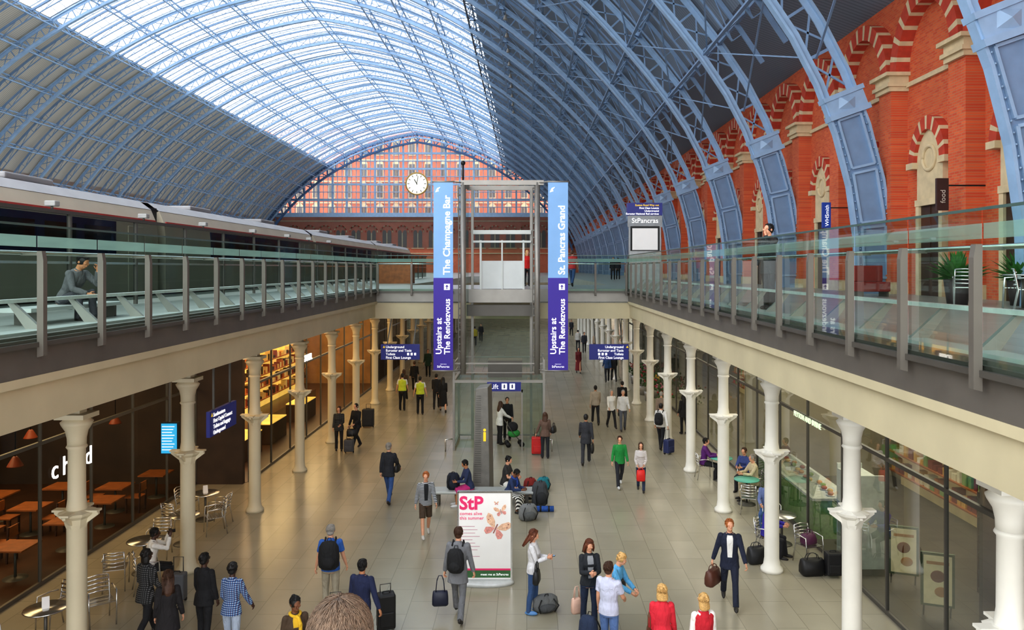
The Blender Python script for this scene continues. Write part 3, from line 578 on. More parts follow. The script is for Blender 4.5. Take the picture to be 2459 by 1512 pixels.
# ------------------------------------------------------------------ BALUSTRADES
ZT=7.43
def balustrade(label,P0,P1,ys,nrm):
    P0=V((*P0,0));P1=V((*P1,0)); d=(P1-P0); Lg=d.length; d.normalize(); nr=V((*nrm,0)); t=thing('glass_balustrade',label,'balustrade',(P0.x,P0.y,PZ))
    at=lambda q,o,z: P0+d*q+nr*o+V((0,0,z))
    qs=[0]+[y for y in ys if 0<y<Lg]+[Lg]
    for i in range(len(qs)-1):
        a,b_=qs[i]+.012,qs[i+1]-.012
        g=MB().quad(at(a,.1,PZ-.08),at(b_,.1,PZ-.08),at(b_,.1,ZT),at(a,.1,ZT)); go=g.build('glass_panel',GL,t)
        f=MB().quad(at(a,.094,ZT-.26),at(b_,.094,ZT-.26),at(b_,.094,ZT-.12),at(a,.094,ZT-.12)); f.build('frosted_band',GLF,t,sub=go)
    for q in ys:
        if not(0<=q<=Lg): continue
        b=MB(); b.prism([at(q-.04,.12,5.80),at(q-.04,.20,5.82),at(q-.04,.20,7.0),at(q-.04,.18,7.12),at(q-.04,.12,7.12)],d*.08); b.bar(at(q,.12,7.08),at(q,-.1,7.08),.03,.03); b.build('post',POST,t)
    MB().tube([at(0,-.1,7.1),at(Lg,-.1,7.1)],.026,10).build('handrail',CHROME,t)
    MB().bar(at(0,.1,ZT+.01),at(Lg,.1,ZT+.01),.025,.025).build('top_edge',mat('4a625d',.3,.2),t)
    MB().bar(at(0,.1,PZ-.09),at(Lg,.1,PZ-.09),.1,.06).build('base_channel',STEELD,t)
    return t
ps_l=[9.73+1.37*k for k in range(-1,17)]; ps_r=[7.03+1.37*k for k in range(-1,19)]
balustrade('long glass balustrade with steel posts along the left edge of the upper level',(-6.2,3),(-6.2,32),[y-3 for y in ps_l],(1,0))
balustrade('long glass balustrade with steel posts along the right edge of the upper level',(4.2,3),(4.2,32),[y-3 for y in ps_r],(-1,0))
balustrade('short glass balustrade on the footbridge left of the lift',(-6.2,32),(-3.0,32),[.1,1.5,2.9],(0,-1)); balustrade('short glass balustrade on the footbridge right of the lift',(1.4,32),(4.2,32),[.1,1.4,2.7],(0,-1))
LGREY=mat('b9bdba',.4,.2,.05,2)
for X,sg,ys,lb in ((-6.2,-1,ps_l,'left'),(4.2,1,ps_r,'right')):
    t=thing('leaning_rail','low white steel rail on triangular brackets inside the %s glass balustrade'%lb,'rail',(X+sg*.5,9,PZ))
    b=MB(); b.bar((X+sg*.62,4,PZ+.42),(X+sg*.62,31.5,PZ+.42),.1,.05); b.build('rail',mat('dfe3e0',.35,.2),t)
    b=MB(); b.bar((X+sg*.25,4,PZ+.03),(X+sg*.25,31.5,PZ+.03),.3,.05); b.build('base_plate',LGREY,t)
    for y in ys: MB().prism([(X+sg*.2,y+.6,PZ+.03),(X+sg*.42,y+.6,PZ+.03),(X+sg*.68,y+.6,PZ+.40),(X+sg*.6,y+.6,PZ+.40)],(0,.06,0)).build('bracket',STEEL,t)
t=thing('glass_screen','tall tinted glass screen with metal top rail between the left walkway and the train','screen',(-9.5,9,PZ))
for k in range(24):
    y=8+2.74*k; MB().quad((-9.5,y+.03,PZ+.1),(-9.5,y+2.7,PZ+.1),(-9.5,y+2.7,8.03),(-9.5,y+.03,8.03)).build('glass_panel',GLS,t); MB().box(-9.54,y-.03,PZ,-9.46,y+.03,8.05).build('post',STEELD,t)
MB().box(-9.55,8,8.02,-9.45,74,8.09).build('top_rail',STEELD,t); MB().box(-9.53,8,7.0,-9.47,74,7.05).build('mid_rail',CHROME,t)
for px in (125,345,488,607,690,742,790): 
    Y=9.5*F/(1265-px); f=thing('platform_light','small white floodlight box on top of the left glass screen','light',(-9.5,Y,8.09),0,'floodlights on the left screen')
    MB().cyl((0,0,0),(0,0,.07),.025).build('stem',STEELD,f,False); MB().box(-.11,-.09,.06,.11,.09,.17).build('lamp_box',mat('9fa09e',.5),f,False,.02)
# ------------------------------------------------------------------ TRAIN
TB=mat('c2b9a4',.4,0,.06,1); TN=mat('222a50',.25,.1,.05,2); TRF=mat('929294',.5,.1,.1,1); TWIN=mat('10131a',.08,0,.1,2)
prof=[(0,6.2),(0,7.9),(-.05,8.4),(-.22,8.8),(-.6,9.08),(-1.4,9.2),(-2.2,9.08),(-2.58,8.8),(-2.75,8.4),(-2.8,7.9),(-2.8,6.2)]
COACH=['nearest train carriage with a long dark blue window band on the left track','second train carriage from the camera beyond the first gap','third train carriage along the left track','farthest visible train carriage on the left track']
for k in range(4):
    y0=7.3+18.65*k; y1=y0+18.1; t=thing('train_carriage',COACH[k],'train',(-13.4,(y0+y1)/2,PZ)); b=MB()
    b.loft([[V((-12+x,y,z)) for x,z in prof] for y in (y0,y1)],0,False); b.build('body',TB,t)
    MB().loft([[V((-12+x*1.005+.005,y,z+.015)) for x,z in prof[3:8]]+[V((-13.4,y,8.3))] for y in (y0,y1)],0,False).build('roof',TRF,t)
    MB().box(-12.06,y0+.1,8.40,-12.02,y1-.1,8.46).build('red_stripe',mat('b03a34',.4),t)
    e0=y0 if k<1 else y0+2.5; wbnd=MB().box(-12.05,e0+1.2,7.3,-11.985,y1-2.6,8.28).build('window_band',TN,t)
    q=e0+1.6
    while q<y1-4.2: MB().box(-12.02,q,7.42,-11.975,q+1.35,8.10).build('window',TWIN,t,sub=wbnd); q+=1.75
    for yy in (y1-1.9,): MB().box(-12.02,yy,6.15,-11.98,yy+.9,8.2).build('door',TB,t,True,.02)
    MB().box(-12.3,y1,6.4,-14.5,y1+.55,8.9).build('gangway',BLACK,t)
    for yy in (y0+4,y0+12): MB().box(-13.9,yy,9.15,-12.9,yy+2,9.32).build('roof_unit',TRF,t,True,.05)
# ------------------------------------------------------------------ LIFT
YL=29.7; lf=thing('glass_lift','glazed steel lift tower standing in front of the footbridge','lift',(-1.05,30.8,0))
lx0,lx1=PX(1112,0,YL).x,PX(1290,0,YL).x; ztop=PX(0,438,YL).z
for x in (lx0,lx1):
    MB().cyl((x,YL,2.9),(x,YL,ztop),.11,14).build('post',STEEL,lf)
    MB().box(x-.05+(.22 if x<-1 else -.22),YL+1.9,0,x+.05+(.22 if x<-1 else -.22),YL+2.02,ztop-.1).build('rear_post',STEEL,lf)
    b=MB()
    for k in range(26): b.box(x-.16,YL-.05,3.2+.27*k,x-.10,YL+.1,3.26+.27*k)
    b.box(x-.19,YL,3.0,x-.15,YL+.06,ztop-.2); b.build('cable_ladder',STEELD,lf)
MB().box(lx0-.1,YL-.1,ztop-.1,lx1+.25,YL+.1,ztop+.08).box(lx0-.1,YL,ztop-.05,lx0+.1,YL+2,ztop+.08).box(lx1-.1,YL,ztop-.05,lx1+.1,YL+2,ztop+.08).box(lx0,YL+1.9,ztop-.1,lx1,YL+2.05,ztop+.08).build('top_frame',STEEL,lf)
xa,xb=lx0+.32,lx1-.28
MB().quad((xa,YL+1.95,2.9),(xb,YL+1.95,2.9),(xb,YL+1.95,5.4),(xa,YL+1.95,5.4)).build('rear_glass',GLG,lf)
for x in (xa-.25,xb+.2): MB().quad((x,YL+.1,2.9),(x,YL+1.9,2.9),(x,YL+1.9,ztop-.2),(x,YL+.1,ztop-.2)).build('side_glass',GLG,lf)
za=8.45; MB().box(xa-.05,YL+1.6,za-.16,xb+.05,YL+1.9,za).box(xa-.05,YL+1.6,za-.5,xb+.05,YL+1.9,za-.42).build('door_header',LGREY,lf)
mx=(xa+xb)/2; 
for x0,x1 in ((mx-.82,mx-.02),(mx+.02,mx+.82)):
    dp=MB().box(x0,YL+1.7,6.1,x1,YL+1.76,7.22).build('door_panel',mat('cfd3d2',.5,0,.04,2),lf)
    MB().quad((x0,YL+1.73,7.22),(x1,YL+1.73,7.22),(x1,YL+1.73,8.0),(x0,YL+1.73,8.0)).build('door_glass',GL,lf,sub=dp)
MB().box(mx-.9,YL+1.66,6.05,mx-.82,YL+1.8,8.05).box(mx+.82,YL+1.66,6.05,mx+.9,YL+1.8,8.05).box(mx-.03,YL+1.66,6.05,mx+.03,YL+1.8,8.05).build('door_frame',LGREY,lf)
MB().box(lx0+.1,YL+1.5,5.55,lx1-.1,YL+2.2,6.08).build('landing_sill',STEEL,lf)
MB().box(lx0,YL+1.7,5.0,lx1,YL+1.9,5.45).build('sill_beam',STEELD,lf)
ex0,ex1=PX(1090,0,YL).x,PX(1306,0,YL).x; ye=YL+2.2
for x,y in ((ex0,YL),(ex1,YL),(ex0,ye),(ex1,ye)): MB().box(x-.04,y-.04,0,x+.04,y+.04,3.45).build('enclosure_post',STEEL,lf)
b=MB()
for z,e in ((2.62,.10),(3.3,.05),(2.95,.03),(.12,.06)):
    for p,q in (((ex0,YL),(ex1,YL)),((ex0,ye),(ex1,ye)),((ex0,YL),(ex0,ye)),((ex1,YL),(ex1,ye))):
        if z<.2 and p[1]==q[1]==YL: continue
        b.bar((*p,z),(*q,z),e,e)
b.build('enclosure_rails',STEEL,lf)
dx0,dx1=PX(1178,0,YL).x,PX(1252,0,YL).x
for p,q in (((ex0,YL),(dx0,YL)),((dx1,YL),(ex1,YL)),((ex0,YL),(ex0,ye)),((ex1,YL),(ex1,ye)),((ex0,ye),(ex1,ye))): MB().quad((*p,.1),(*q,.1),(*q,2.6),(*p,2.6)).build('enclosure_glass',GLG,lf)
MB().quad((ex0,YL,2.66),(ex1,YL,2.66),(ex1,ye,2.66),(ex0,ye,2.66)).build('canopy_glass',GLG,lf)
MB().box(dx0-.05,YL-.04,0,dx0,YL+.04,2.3).box(dx1,YL-.04,0,dx1+.05,YL+.04,2.3).box(dx0-.05,YL-.04,2.2,dx1+.05,YL+.04,2.3).build('door_jambs',STEEL,lf)
ls=MB().box(PX(1170,0,YL).x,YL-.1,2.26,PX(1251,0,YL).x,YL-.03,2.6).build('lift_sign',SIGNB,lf)
text('Lift',.26,LETW,lf,(PX(1176,0,YL).x,YL-.105,2.35),sub=ls)
for q in (0,1):
    x=PX(1205,0,YL).x+.3*q; MB().box(x,YL-.112,2.33,x+.2,YL-.1,2.55).build('pictogram',LETW,lf,sub=ls)
    MB().ell((x+.1,YL-.114,2.5),(.025,.006,.025),8,6).box(x+.07,YL-.118,2.37,x+.13,YL-.11,2.49).build('pictogram_figure',NAVY,lf,sub=ls)
MB().box(xa+.6,YL+.5,2.7,xb-.3,YL+1.4,3.35).build('car_machinery',STEELD,lf)
for x0_,sd in ((ex0,-1),(ex1,1)): MB().tube([(x0_+sd*.3,YL-.2,0),(x0_+sd*.3,YL-.2,.45),(x0_+sd*.05,YL-.1,.45)],.03,8).build('bumper_rail',CHROME,lf)
mt=thing('camera_mast','thin dark mast with a camera head on top of the lift','mast',(lx0,YL,ztop+.08)); MB().cyl((0,0,0),(0,0,.6),.035).build('pole',BLACK,mt,False); MB().ell((0,0,.66),(.09,.09,.09),10,8).build('head',BLACK,mt,False)
LB=mat('85b2e2',.6,0,.05,1,.05); PB=mat('3f2a9c',.6,0,.05,1,.05)
for px0,px1,t1,lb in ((1041,1088,'The Champagne Bar','tall hanging banner left of the lift, light blue over purple'),(1316,1364,'St. Pancras Grand','tall hanging banner right of the lift, light blue over purple')):
    Y=29.3; x0=PX(px0,0,Y).x;x1=PX(px1,0,Y).x; z0,zm,z1=PX(0,890,Y).z,PX(0,667,Y).z,PX(0,436,Y).z; t=thing('banner',lb,'banner',((x0+x1)/2,Y,z0))
    uf=MB().box(x0,Y-.01,zm,x1,Y+.01,z1).build('upper_field',LB,t); lw_=MB().box(x0,Y-.01,z0,x1,Y+.01,zm).build('lower_field',PB,t)
    for z in (z1,z0): MB().cyl((x0-.05,Y,z),(x1+.05,Y,z),.03).build('rod',STEEL,t)
    for z in (z1,z0): MB().cyl((x0 if px0>1200 else x1,Y,z),((lx1 if px0>1200 else lx0),YL,z),.025).build('bracket',STEEL,t)
    U=dict(right=(0,0,1),up=(-1,0,0)); yy=Y-.014
    text(t1,.36,LETW,t,(x1-.12,yy,zm+.12),bold=.006,sub=uf,**U); text('Upstairs at',.31,LETW,t,(x0+.30,yy,z0+.62),bold=.005,sub=lw_,**U); text('The Rendezvous',.31,LETW,t,(x1-.12,yy,z0+.62),bold=.005,sub=lw_,**U)
    MB().box(x1-.34,yy-.003,zm-.45,x1-.12,yy,zm-.22).build('arrow_box',LETW,t,sub=lw_); MB().prism([(x1-.23,yy-.006,zm-.25),(x1-.30,yy-.006,zm-.33),(x1-.16,yy-.006,zm-.33)],(0,.002,0)).box(x1-.25,yy-.006,zm-.42,x1-.21,yy-.004,zm-.32).build('arrow',PB,t,sub=lw_)
    text('StPancras',.12,LETW,t,((x0+x1)/2,yy,z0+.12),align='CENTER',sub=lw_); text('meet me at',.05,LETW,t,((x0+x1)/2,yy,z0+.24),align='CENTER',sub=lw_)
    MB().prism([(x0+.07,yy-.003,z1-.4),(x0+.2,yy-.003,z1-.36),(x0+.12,yy-.003,z1-.28),(x0+.26,yy-.003,z1-.2),(x0+.14,yy-.003,z1-.24)],(0,.002,0)).build('emblem',LETW,t,sub=uf)
LN=['Underground','Eurostar and Taxis','Toilets','First Class Lounge']
for px0,px1,al,lb in ((915,1008,'LEFT','dark blue hanging direction sign left of the lift'),(1415,1509,'RIGHT','dark blue hanging direction sign right of the lift')):
    Y=31.2; x0=PX(px0,0,Y).x;x1=PX(px1,0,Y).x; z0,z1=PX(0,863,Y).z,PX(0,826,Y).z; t=thing('hanging_sign',lb,'sign',((x0+x1)/2,Y,z0)); pn=MB().box(x0,Y-.05,z0,x1,Y+.05,z1).build('panel',SIGNB,t)
    for x in (x0+.25,x1-.25): MB().bar((x,Y,z1),(x,Y+.95,4.87),.04).build('hanger',STEELD,t)
    for i,l in enumerate(LN): text(l,.135,LETW,t,(x0+.2 if al=='LEFT' else x1-.2,Y-.056,z1-.15-.142*i),align=al,bold=.002,sub=pn)
    a=x0+.08 if al=='LEFT' else x1-.1; MB().prism([(a,Y-.06,z1-.14),(a+.1,Y-.06,z1-.14),(a+.05,Y-.06,z1-.05)],(0,.005,0)).build('arrow',YEL,t,sub=pn)
    q=x0+1.05 if al=='LEFT' else x0+.35
    for i in range(3): MB().box(q+.14*i,Y-.06,z1-.44,q+.14*i+.08,Y-.052,z1-.34).build('pictogram',LETW,t,sub=pn)
t=thing('hanging_sign','dark blue direction sign hanging edge-on among the left columns','sign',(-6.94,17.75,3.2)); pn=MB().box(-6.98,17,3.22,-6.90,18.55,3.78).build('panel',SIGNB,t)
for i,l in enumerate(['Southeastern','First Capital Connect','Toilets and baggage','Underground']): text(l,.125,LETW,t,(-6.893,17.18,3.64-.13*i),right=(0,1,0),bold=.002,sub=pn)
MB().prism([(-6.895,17.06,3.66),(-6.895,17.14,3.66),(-6.895,17.1,3.74)],(.005,0,0)).build('arrow',YEL,t,sub=pn)
for y in (17.3,18.25): MB().bar((-6.94,y,3.78),(-6.94,y,5.36),.04).build('hanger',STEELD,t)
Y=34.0; x0,x1=PX(1507,0,Y).x,PX(1590,0,Y).x; t=thing('information_totem','tall upper level totem with dark blue direction panel above a white poster','sign',((x0+x1)/2,Y,PZ))
zz=lambda py:PX(0,py,Y).z
MB().box(x0+.08,Y,PZ,x1-.05,Y+.3,zz(515)).build('body',mat('a7aaab',.4,.2),t); pn=MB().box(x0,Y-.06,zz(517),x1,Y+.36,zz(487)).build('direction_panel',SIGNB,t)
for i,l in enumerate(['Euston Road Way out','First Class Lounge','Underground','Eurostar National Rail services']): text(l,.115,YEL if i==0 else LETW,t,(x1-.15,Y-.066,zz(487)-.14-.125*i),align='RIGHT',bold=.002,sub=pn)
nbd=MB().box(x0,Y-.04,zz(545),x1,Y,zz(518)).build('name_band',mat('8b8f92',.4,.2),t); text('StPancras',.3,LETW,t,((x0+x1)/2,Y-.05,zz(535)),align='CENTER',sub=nbd)
pf=MB().box(x0+.12,Y-.05,zz(602),x1-.12,Y-.01,zz(543)).build('poster_frame',BLACK,t); MB().box(x0+.2,Y-.06,zz(600),x1-.2,Y-.045,zz(548)).build('poster',PAPER,t,sub=pf)
t=thing('shop_sign','blue vertical shop sign projecting between the ribs on the right wall','sign',(11.2,29.5,8.4)); x0,x1=PX(1974,0,29.5).x,PX(1994,0,29.5).x; z0,z1=PX(0,547,29.5).z,PX(0,486,29.5).z; pn=MB().box(x0,29.45,z0,x1,29.55,z1).build('panel',mat('1f3f9a',.5,0,.05,2,.1),t); text('WHSmith',.2,LETW,t,(x1-.08,29.44,z0+.06),right=(0,0,1),up=(-1,0,0),sub=pn); MB().bar((x1,29.5,z1-.2),(12.8,29.5,z1-.2),.04).build('arm',BLACK,t)
t=thing('shop_sign','dark brown vertical sign beside the nearest arched doorway on the right wall','sign',(11.5,21.8,8.6)); x0,x1=PX(2248,0,21.8).x,PX(2276,0,21.8).x; z0,z1=PX(0,505,21.8).z,PX(0,428,21.8).z; pn=MB().box(x0,21.75,z0,x1,21.85,z1).build('panel',mat('3a1f1c',.5),t); text('food',.2,mat('c9bdb0',.6),t,(x1-.10,21.74,z0+.2),right=(0,0,1),up=(-1,0,0),sub=pn); MB().bar((x1,21.8,z1-.2),(12.8,21.8,z1-.2),.04).build('arm',BLACK,t)
# ------------------------------------------------------------------ arcade furniture
t=thing('information_pillar','tall grey louvred information pillar with a yellow i behind the poster board','pillar',(-1.33,23.8,0),R(-6))
pb=MB().add([(-.27,-.4,0),(.27,-.4,0),(.27,.4,0),(-.27,.4,0),(-.17,-.4,3.3),(.21,-.4,3.36),(.21,.4,3.36),(-.17,.4,3.3)],[(3,2,1,0),(4,5,6,7),(0,1,5,4),(1,2,6,5),(2,3,7,6),(3,0,4,7)]).build('body',mat('75726c',.45,.1),t,False,.02)
b=MB()
for k in range(40): b.box(-.21+.0018*k,-.412,.5+.066*k,.0,-.39,.52+.066*k)
b.build('louvres',mat('5a5853',.5,.1),t,False,sub=pb); text('i',.55,YEL,t,(.05,-.41,1.75),world=False,bold=.014,sub=pb)
Y=17.1; x0,x1=PX(1100,0,Y).x,PX(1228,0,Y).x; t=thing('poster_board','white freestanding poster board with pink heading and butterflies','poster',((x0+x1)/2,Y,0)); zz=lambda py:PX(0,py,Y).z; XX=lambda px:PX(px,0,Y).x
pn=MB().box(x0,Y,.1,x1,Y+.06,zz(1181)).build('panel',PAPER,t); MB().box(x0-.02,Y-.01,.08,x0+.015,Y+.08,zz(1180)).box(x1-.015,Y-.01,.08,x1+.02,Y+.08,zz(1180)).box(x0,Y-.01,zz(1183),x1,Y+.08,zz(1179)).build('frame',CHROME,t)
b=MB(); b.loft([[V(((x0+x1)/2+.64*cos(2*pi*j/24)*q,Y+.03+.26*sin(2*pi*j/24)*q,z)) for j in range(24)] for q,z in ((1,0),(1,.05),(.9,.09))]); b.build('base',mat('c9cbca',.4,.1),t)
PK=mat('e2306e',.5,0,.03,3,.1); OR=mat('f2c0a0',.5,0,.25,25); RD=mat('e39a90',.5,0,.25,25); yp=Y-.004
text('StP',.40,PK,t,(XX(1103),yp,zz(1222)),bold=.012,ext=.003,sub=pn); text('comes alive\nthis summer',.105,PK,t,(XX(1104),yp,zz(1236)),ext=.003,sub=pn)
b=MB()
for i in range(10): b.box(XX(1106),yp-.001,zz(1264+8*i),XX(1106)+.42-.11*((i*3)%4==0)-.05*(i%3),yp,zz(1264+8*i)+.014)
b.build('small_print',mat('cfa3ae',.6),t,sub=pn)
gsn=MB().box(x0+.02,yp,.14,x1-.02,Y,.30).build('green_strip',mat('3c6b3e',.6),t); MB().box(x0+.02,yp-.001,.30,x1-.02,Y,.34).build('pink_strip',PK,t); text('meet me at StPancras',.07,LETW,t,(x1-.06,yp-.004,.19),align='RIGHT',ext=.002,sub=gsn)
def butterfly(px,py,w,ang):
    c=V((XX(px),yp-.004,zz(py))); a=R(ang); rt=lambda x,z:c+V((x*cos(a)-z*sin(a),0,x*sin(a)+z*cos(a)))*w; B=MB()
    for sgn in (1,-1):
        B.prism([rt(sgn*x,z) for x,z in ((.03,.02),(.14,.25),(.34,.42),(.5,.42),(.5,.25),(.38,.08),(.15,.0))],(0,.003,0),0); B.prism([rt(sgn*x,z) for x,z in ((.03,0),(.2,-.02),(.36,-.1),(.36,-.26),(.24,-.34),(.1,-.22))],(0,.003,0),1)
        for z in (.34,.2): B.prism([rt(sgn*(.38+dx),z+dz) for dx,dz in ((-.03,0),(0,-.03),(.03,0),(0,.03))],(0,-.002,0),2)
    B.prism([rt(x,z) for x,z in ((-.02,-.2),(.02,-.2),(.02,.18),(-.02,.18))],(0,-.004,0),2); B.build('butterfly_print',[OR,RD,mat('a06058',.6)],t,sub=pn)
butterfly(1190,1268,.58,-25); butterfly(1203,1227,.28,15); butterfly(1192,1208,.1,0)
t=thing('display_screen','bright blue departure screen hanging in front of the left cafe','screen',(-8.8,18.9,2.6)); x0,x1=PX(387,0,18.9).x,PX(424,0,18.9).x; z0,z1=PX(0,1088,18.9).z,PX(0,1017,18.9).z
MB().box(x0-.03,18.92,z0-.03,x1+.03,19.02,z1+.03).build('casing',BLACK,t); pn=MB().box(x0,18.9,z0,x1,18.93,z1).build('panel',mat('2fa8dc',.4,0,.1,3,.8),t)
b=MB()
for k in range(9): b.box(x0+.02,18.893,z1-.08-.07*k,x1-.05-.03*(k%3),18.9,z1-.06-.07*k)
b.build('text_rows',LETW,t,sub=pn); MB().bar(((x0+x1)/2,18.97,z1),((x0+x1)/2,18.97,5.36),.05).build('hanger',STEELD,t)
t=thing('shop_lettering','white glowing shop name on the left cafe glass behind the near column','sign',(-10.5,17.5,2.25)); WG=mat('ffffff',.5,0,.01,3,1.2)
for l,yy in (('c',17.34),('h',17.76),('d',18.66)): text(l,.62,WG,t,(-10.56,yy,2.2),right=(0,1,0),ext=.012)
t=thing('shop_lettering','white shop name over the lit shop on the left','sign',(-8.9,31.4,3.2)); text('FOSSIL',.36,mat('ffffff',.5,0,.01,3,2),t,(-8.96,31.5,3.15),right=(0,1,0),ext=.02,bold=.006)
t=thing('shop_lettering','pale green shop name above the food counter on the right','sign',(7.1,20.9,3.0)); text('PEYTON AND BYRNE',.2,mat('dff0d0',.5,0,.01,3,.8),t,(7.15,20.9,2.98),right=(0,-1,0),ext=.01)
def cafe_chair():
    t=thing('cafe_chair','','chair'); ch=[]
    for x in (-.24,.24):
        ch.append(MB().tube([(x*.95,-.24,0),(x,-.22,.45),(x,-.2,.66),(x,.05,.68),(x,.2,.66)],.015,8).build('front_leg',CHROME,t,False))
        ch.append(MB().tube([(x*.9,.28,0),(x*.85,.2,.42),(x*.85,.24,.66),(x*.8,.27,.84)],.015,8).build('rear_leg',CHROME,t,False))
    b=MB()
    for k in range(7): b.box(-.22,-.22+.064*k,.44,.22,-.175+.064*k,.455)
    ch.append(b.build('seat',CHROME,t,False)); b=MB()
    for z in (.54,.62,.70,.78): b.tube([(-.2,.235,z),(0,.275,z),(.2,.235,z)],.018,6)
    b.tube([(-.19,.27,.84),(0,.31,.85),(.19,.27,.84)],.014,8); ch.append(b.build('backrest',CHROME,t,False)); return t,ch
chair,cch=cafe_chair(); used=[False]
def place_chair(x,y,rz,label,z=0):
    if not used[0]: used[0]=True; chair.location=(x,y,z); chair.rotation_euler=(0,0,R(rz)); return tag(chair,label)
    return dup(chair,(x,y,z),R(rz),label,None,cch)
def table(label,x,y,top='steel',r=.36,z=0,group=None,h=.74):
    t=thing('cafe_table',label,'table',(x,y,z),0,group); m={'steel':CHROME,'wood':WOOD,'teal':mat('5fb3a0',.35)}[top]
    b=MB()
    if top=='wood': b.box(-.38,-.38,h-.035,.38,.38,h)
    else: b.lathe([(r,h-.03),(r+.01,h-.015),(r,h)],n=24)
    b.build('tabletop',m,t,False); MB().cyl((0,0,.03),(0,0,h-.03),.03).build('pedestal',STEELD,t,False); MB().lathe([(.26,0),(.25,.02),(.05,.05)],n=18).build('base',STEELD,t,False); return t
for x,y,rz,lb in ((-8.9,16.9,200,'silver chair facing away at the left cafe, nearest the seated white-topped person'),(-8.3,15.2,40,'silver chair at the lower left corner beside the front column'),(-9.0,14.9,-30,'silver chair at the near left table, on the shop side'),(-9.2,20.4,160,'silver chair left of the middle outdoor table'),(-8.15,20.4,-60,'silver chair right of the middle outdoor table'),(-8.3,21.1,-90,'silver chair right of the far outdoor table'),(-9.4,21.6,90,'silver chair left of the far outdoor table'),(-8.8,18.7,10,'silver chair between the front and middle outdoor tables'),(-9.3,13.4,120,'silver chair in the bottom left corner by the glass')): place_chair(x,y,rz,lb)
table('round steel table at the bottom left with a menu card',-8.75,14.2); table('round steel table in front of the seated white-topped person',-8.7,17.75); table('round steel table in the middle of the left cafe seating',-8.6,19.6); table('round steel table farthest along the left cafe seating',-8.85,21.5)
for x,y in ((-8.75,14.2),(-8.6,19.6),(-8.85,21.5)):
    t=thing('menu_card','small white folded menu card standing on an outdoor table of the left cafe','menu',(x,y,.74),.6,'menu cards on the left tables'); MB().prism([(-.06,-.05,0),(.06,-.05,0),(.06,0,.2),(-.06,0,.2)],(0,.004,0)).build('front',PAPER,t,False); MB().prism([(-.06,.05,0),(.06,.05,0),(.06,.0,.2),(-.06,.0,.2)],(0,.004,0)).build('back',PAPER,t,False)
for x,y in ((-11.7,22.2),(-11.2,23.6),(-11.3,19.2),(-12.9,20.3),(-11.3,20.9),(-13.2,22.2),(-11.4,17.4),(-12.9,18.4),(-11.5,15.6),(-13,16.4),(-14.4,19.3),(-14.5,21.4),(-14.4,17.2)): table('square orange-lit wooden table inside the left cafe',x,y,'wood',group='wooden tables inside the cafe')
def wchair(x,y,rz):
    t=thing('wooden_chair','dark wooden chair at a table inside the left cafe','chair',(x,y,0),R(rz),'wooden chairs inside the cafe'); 
    for a,b_ in ((-.18,-.18),(.18,-.18)): MB().bar((a,b_,0),(a,b_,.44),.04).build('leg',WOODD,t,False)
    for a,b_ in ((-.18,.18),(.18,.18)): MB().bar((a,b_,0),(a,b_+.04,.86),.04).build('leg',WOODD,t,False)
    MB().box(-.21,-.21,.43,.21,.2,.46).build('seat',WOOD,t,False); MB().box(-.18,.19,.6,.18,.23,.85).build('backrest',WOOD,t,False)
for x,y in ((-11.7,22.2),(-12.9,20.3),(-12.9,18.4),(-14.4,19.3)): wchair(x-.6,y,90); wchair(x+.58,y,-90)
for k,(x,y) in enumerate(((-11.7,22.2),(-12.9,20.3),(-12.9,18.4),(-14.4,19.3),(-11.4,17.4),(-13.0,16.4))):
    t=thing('pendant_lamp','small warm glowing pendant lamp over a table inside the left cafe','lamp',(x,y,2.5),0,'pendant lamps inside the cafe'); MB().lathe([(.04,.22),(.06,.2),(.16,.02),(.17,0),(.155,.01),(.05,.19)],n=16).build('shade',mat('8a3a1a',.5),t,False); MB().ell((0,0,.06),(.06,.06,.06),10,8).build('bulb',mat('ffca80',.5,0,.02,2,6),t,False); MB().cyl((0,0,.22),(0,0,2.84),.012,6).build('cord',BLACK,t,False)
LEAF=mat('3f7a34',.6,0,.3,8)
table('teal round table of the purple-topped woman',6.35,25.5,'teal'); table('teal round table in front of the pair by the green counter',6.45,22.9,'teal'); table('small round steel table beside the second column on the right',6.4,19.6)
for x,y,rz,lb in ((5.85,25.7,90,'silver chair under the purple-topped woman'),(6.9,24.4,-40,'silver chair of the blue-coated person at the right cafe'),(6.85,23.4,-90,'silver chair of the beige-coated person at the right cafe'),(6.3,22.1,160,'empty silver chair in front of the teal table'),(6.45,20.75,0,'silver chair of the man in the pale jacket'),(6.6,18.3,20,'silver chair holding a purple bag by the shopfront'),(5.8,18.85,60,'silver chair of the person in violet by the column')): place_chair(x,y,rz,lb)
GRN=mat('6f9a55',.5,0,.25,12)
t=thing('food_counter','green panelled food counter with glass display behind the right shopfront','counter',(7.9,21.5,0)); MB().box(7.3,19.9,0,8.3,24.6,1.0).build('base',GRN,t); MB().box(7.26,19.85,1.0,8.35,24.65,1.06).build('worktop',mat('c9cdc6',.4),t); MB().quad((7.35,20,1.06),(7.35,24.5,1.06),(7.5,24.5,1.6),(7.5,20,1.6)).build('display_glass',GLSHOP,t)
rr=random.Random(3)
for k in range(16):
    x,y=7.75+.3*rr.random(),20.1+.27*k; t=thing('food_plate','small plate of food on the green counter','plate',(x,y,1.06),0,'plates on the food counter'); MB().lathe([(.06,0),(.11,.015),(.115,.02),(.02,.012)],n=14).build('plate',PAPER,t,False); b=MB(); b.ell((0,0,.06),(.08,.08,.05),8,6); b.build('food',mat(['c98a3c','d9b04a','a5522a','7a9a3c'][k%4],.6),t,False)
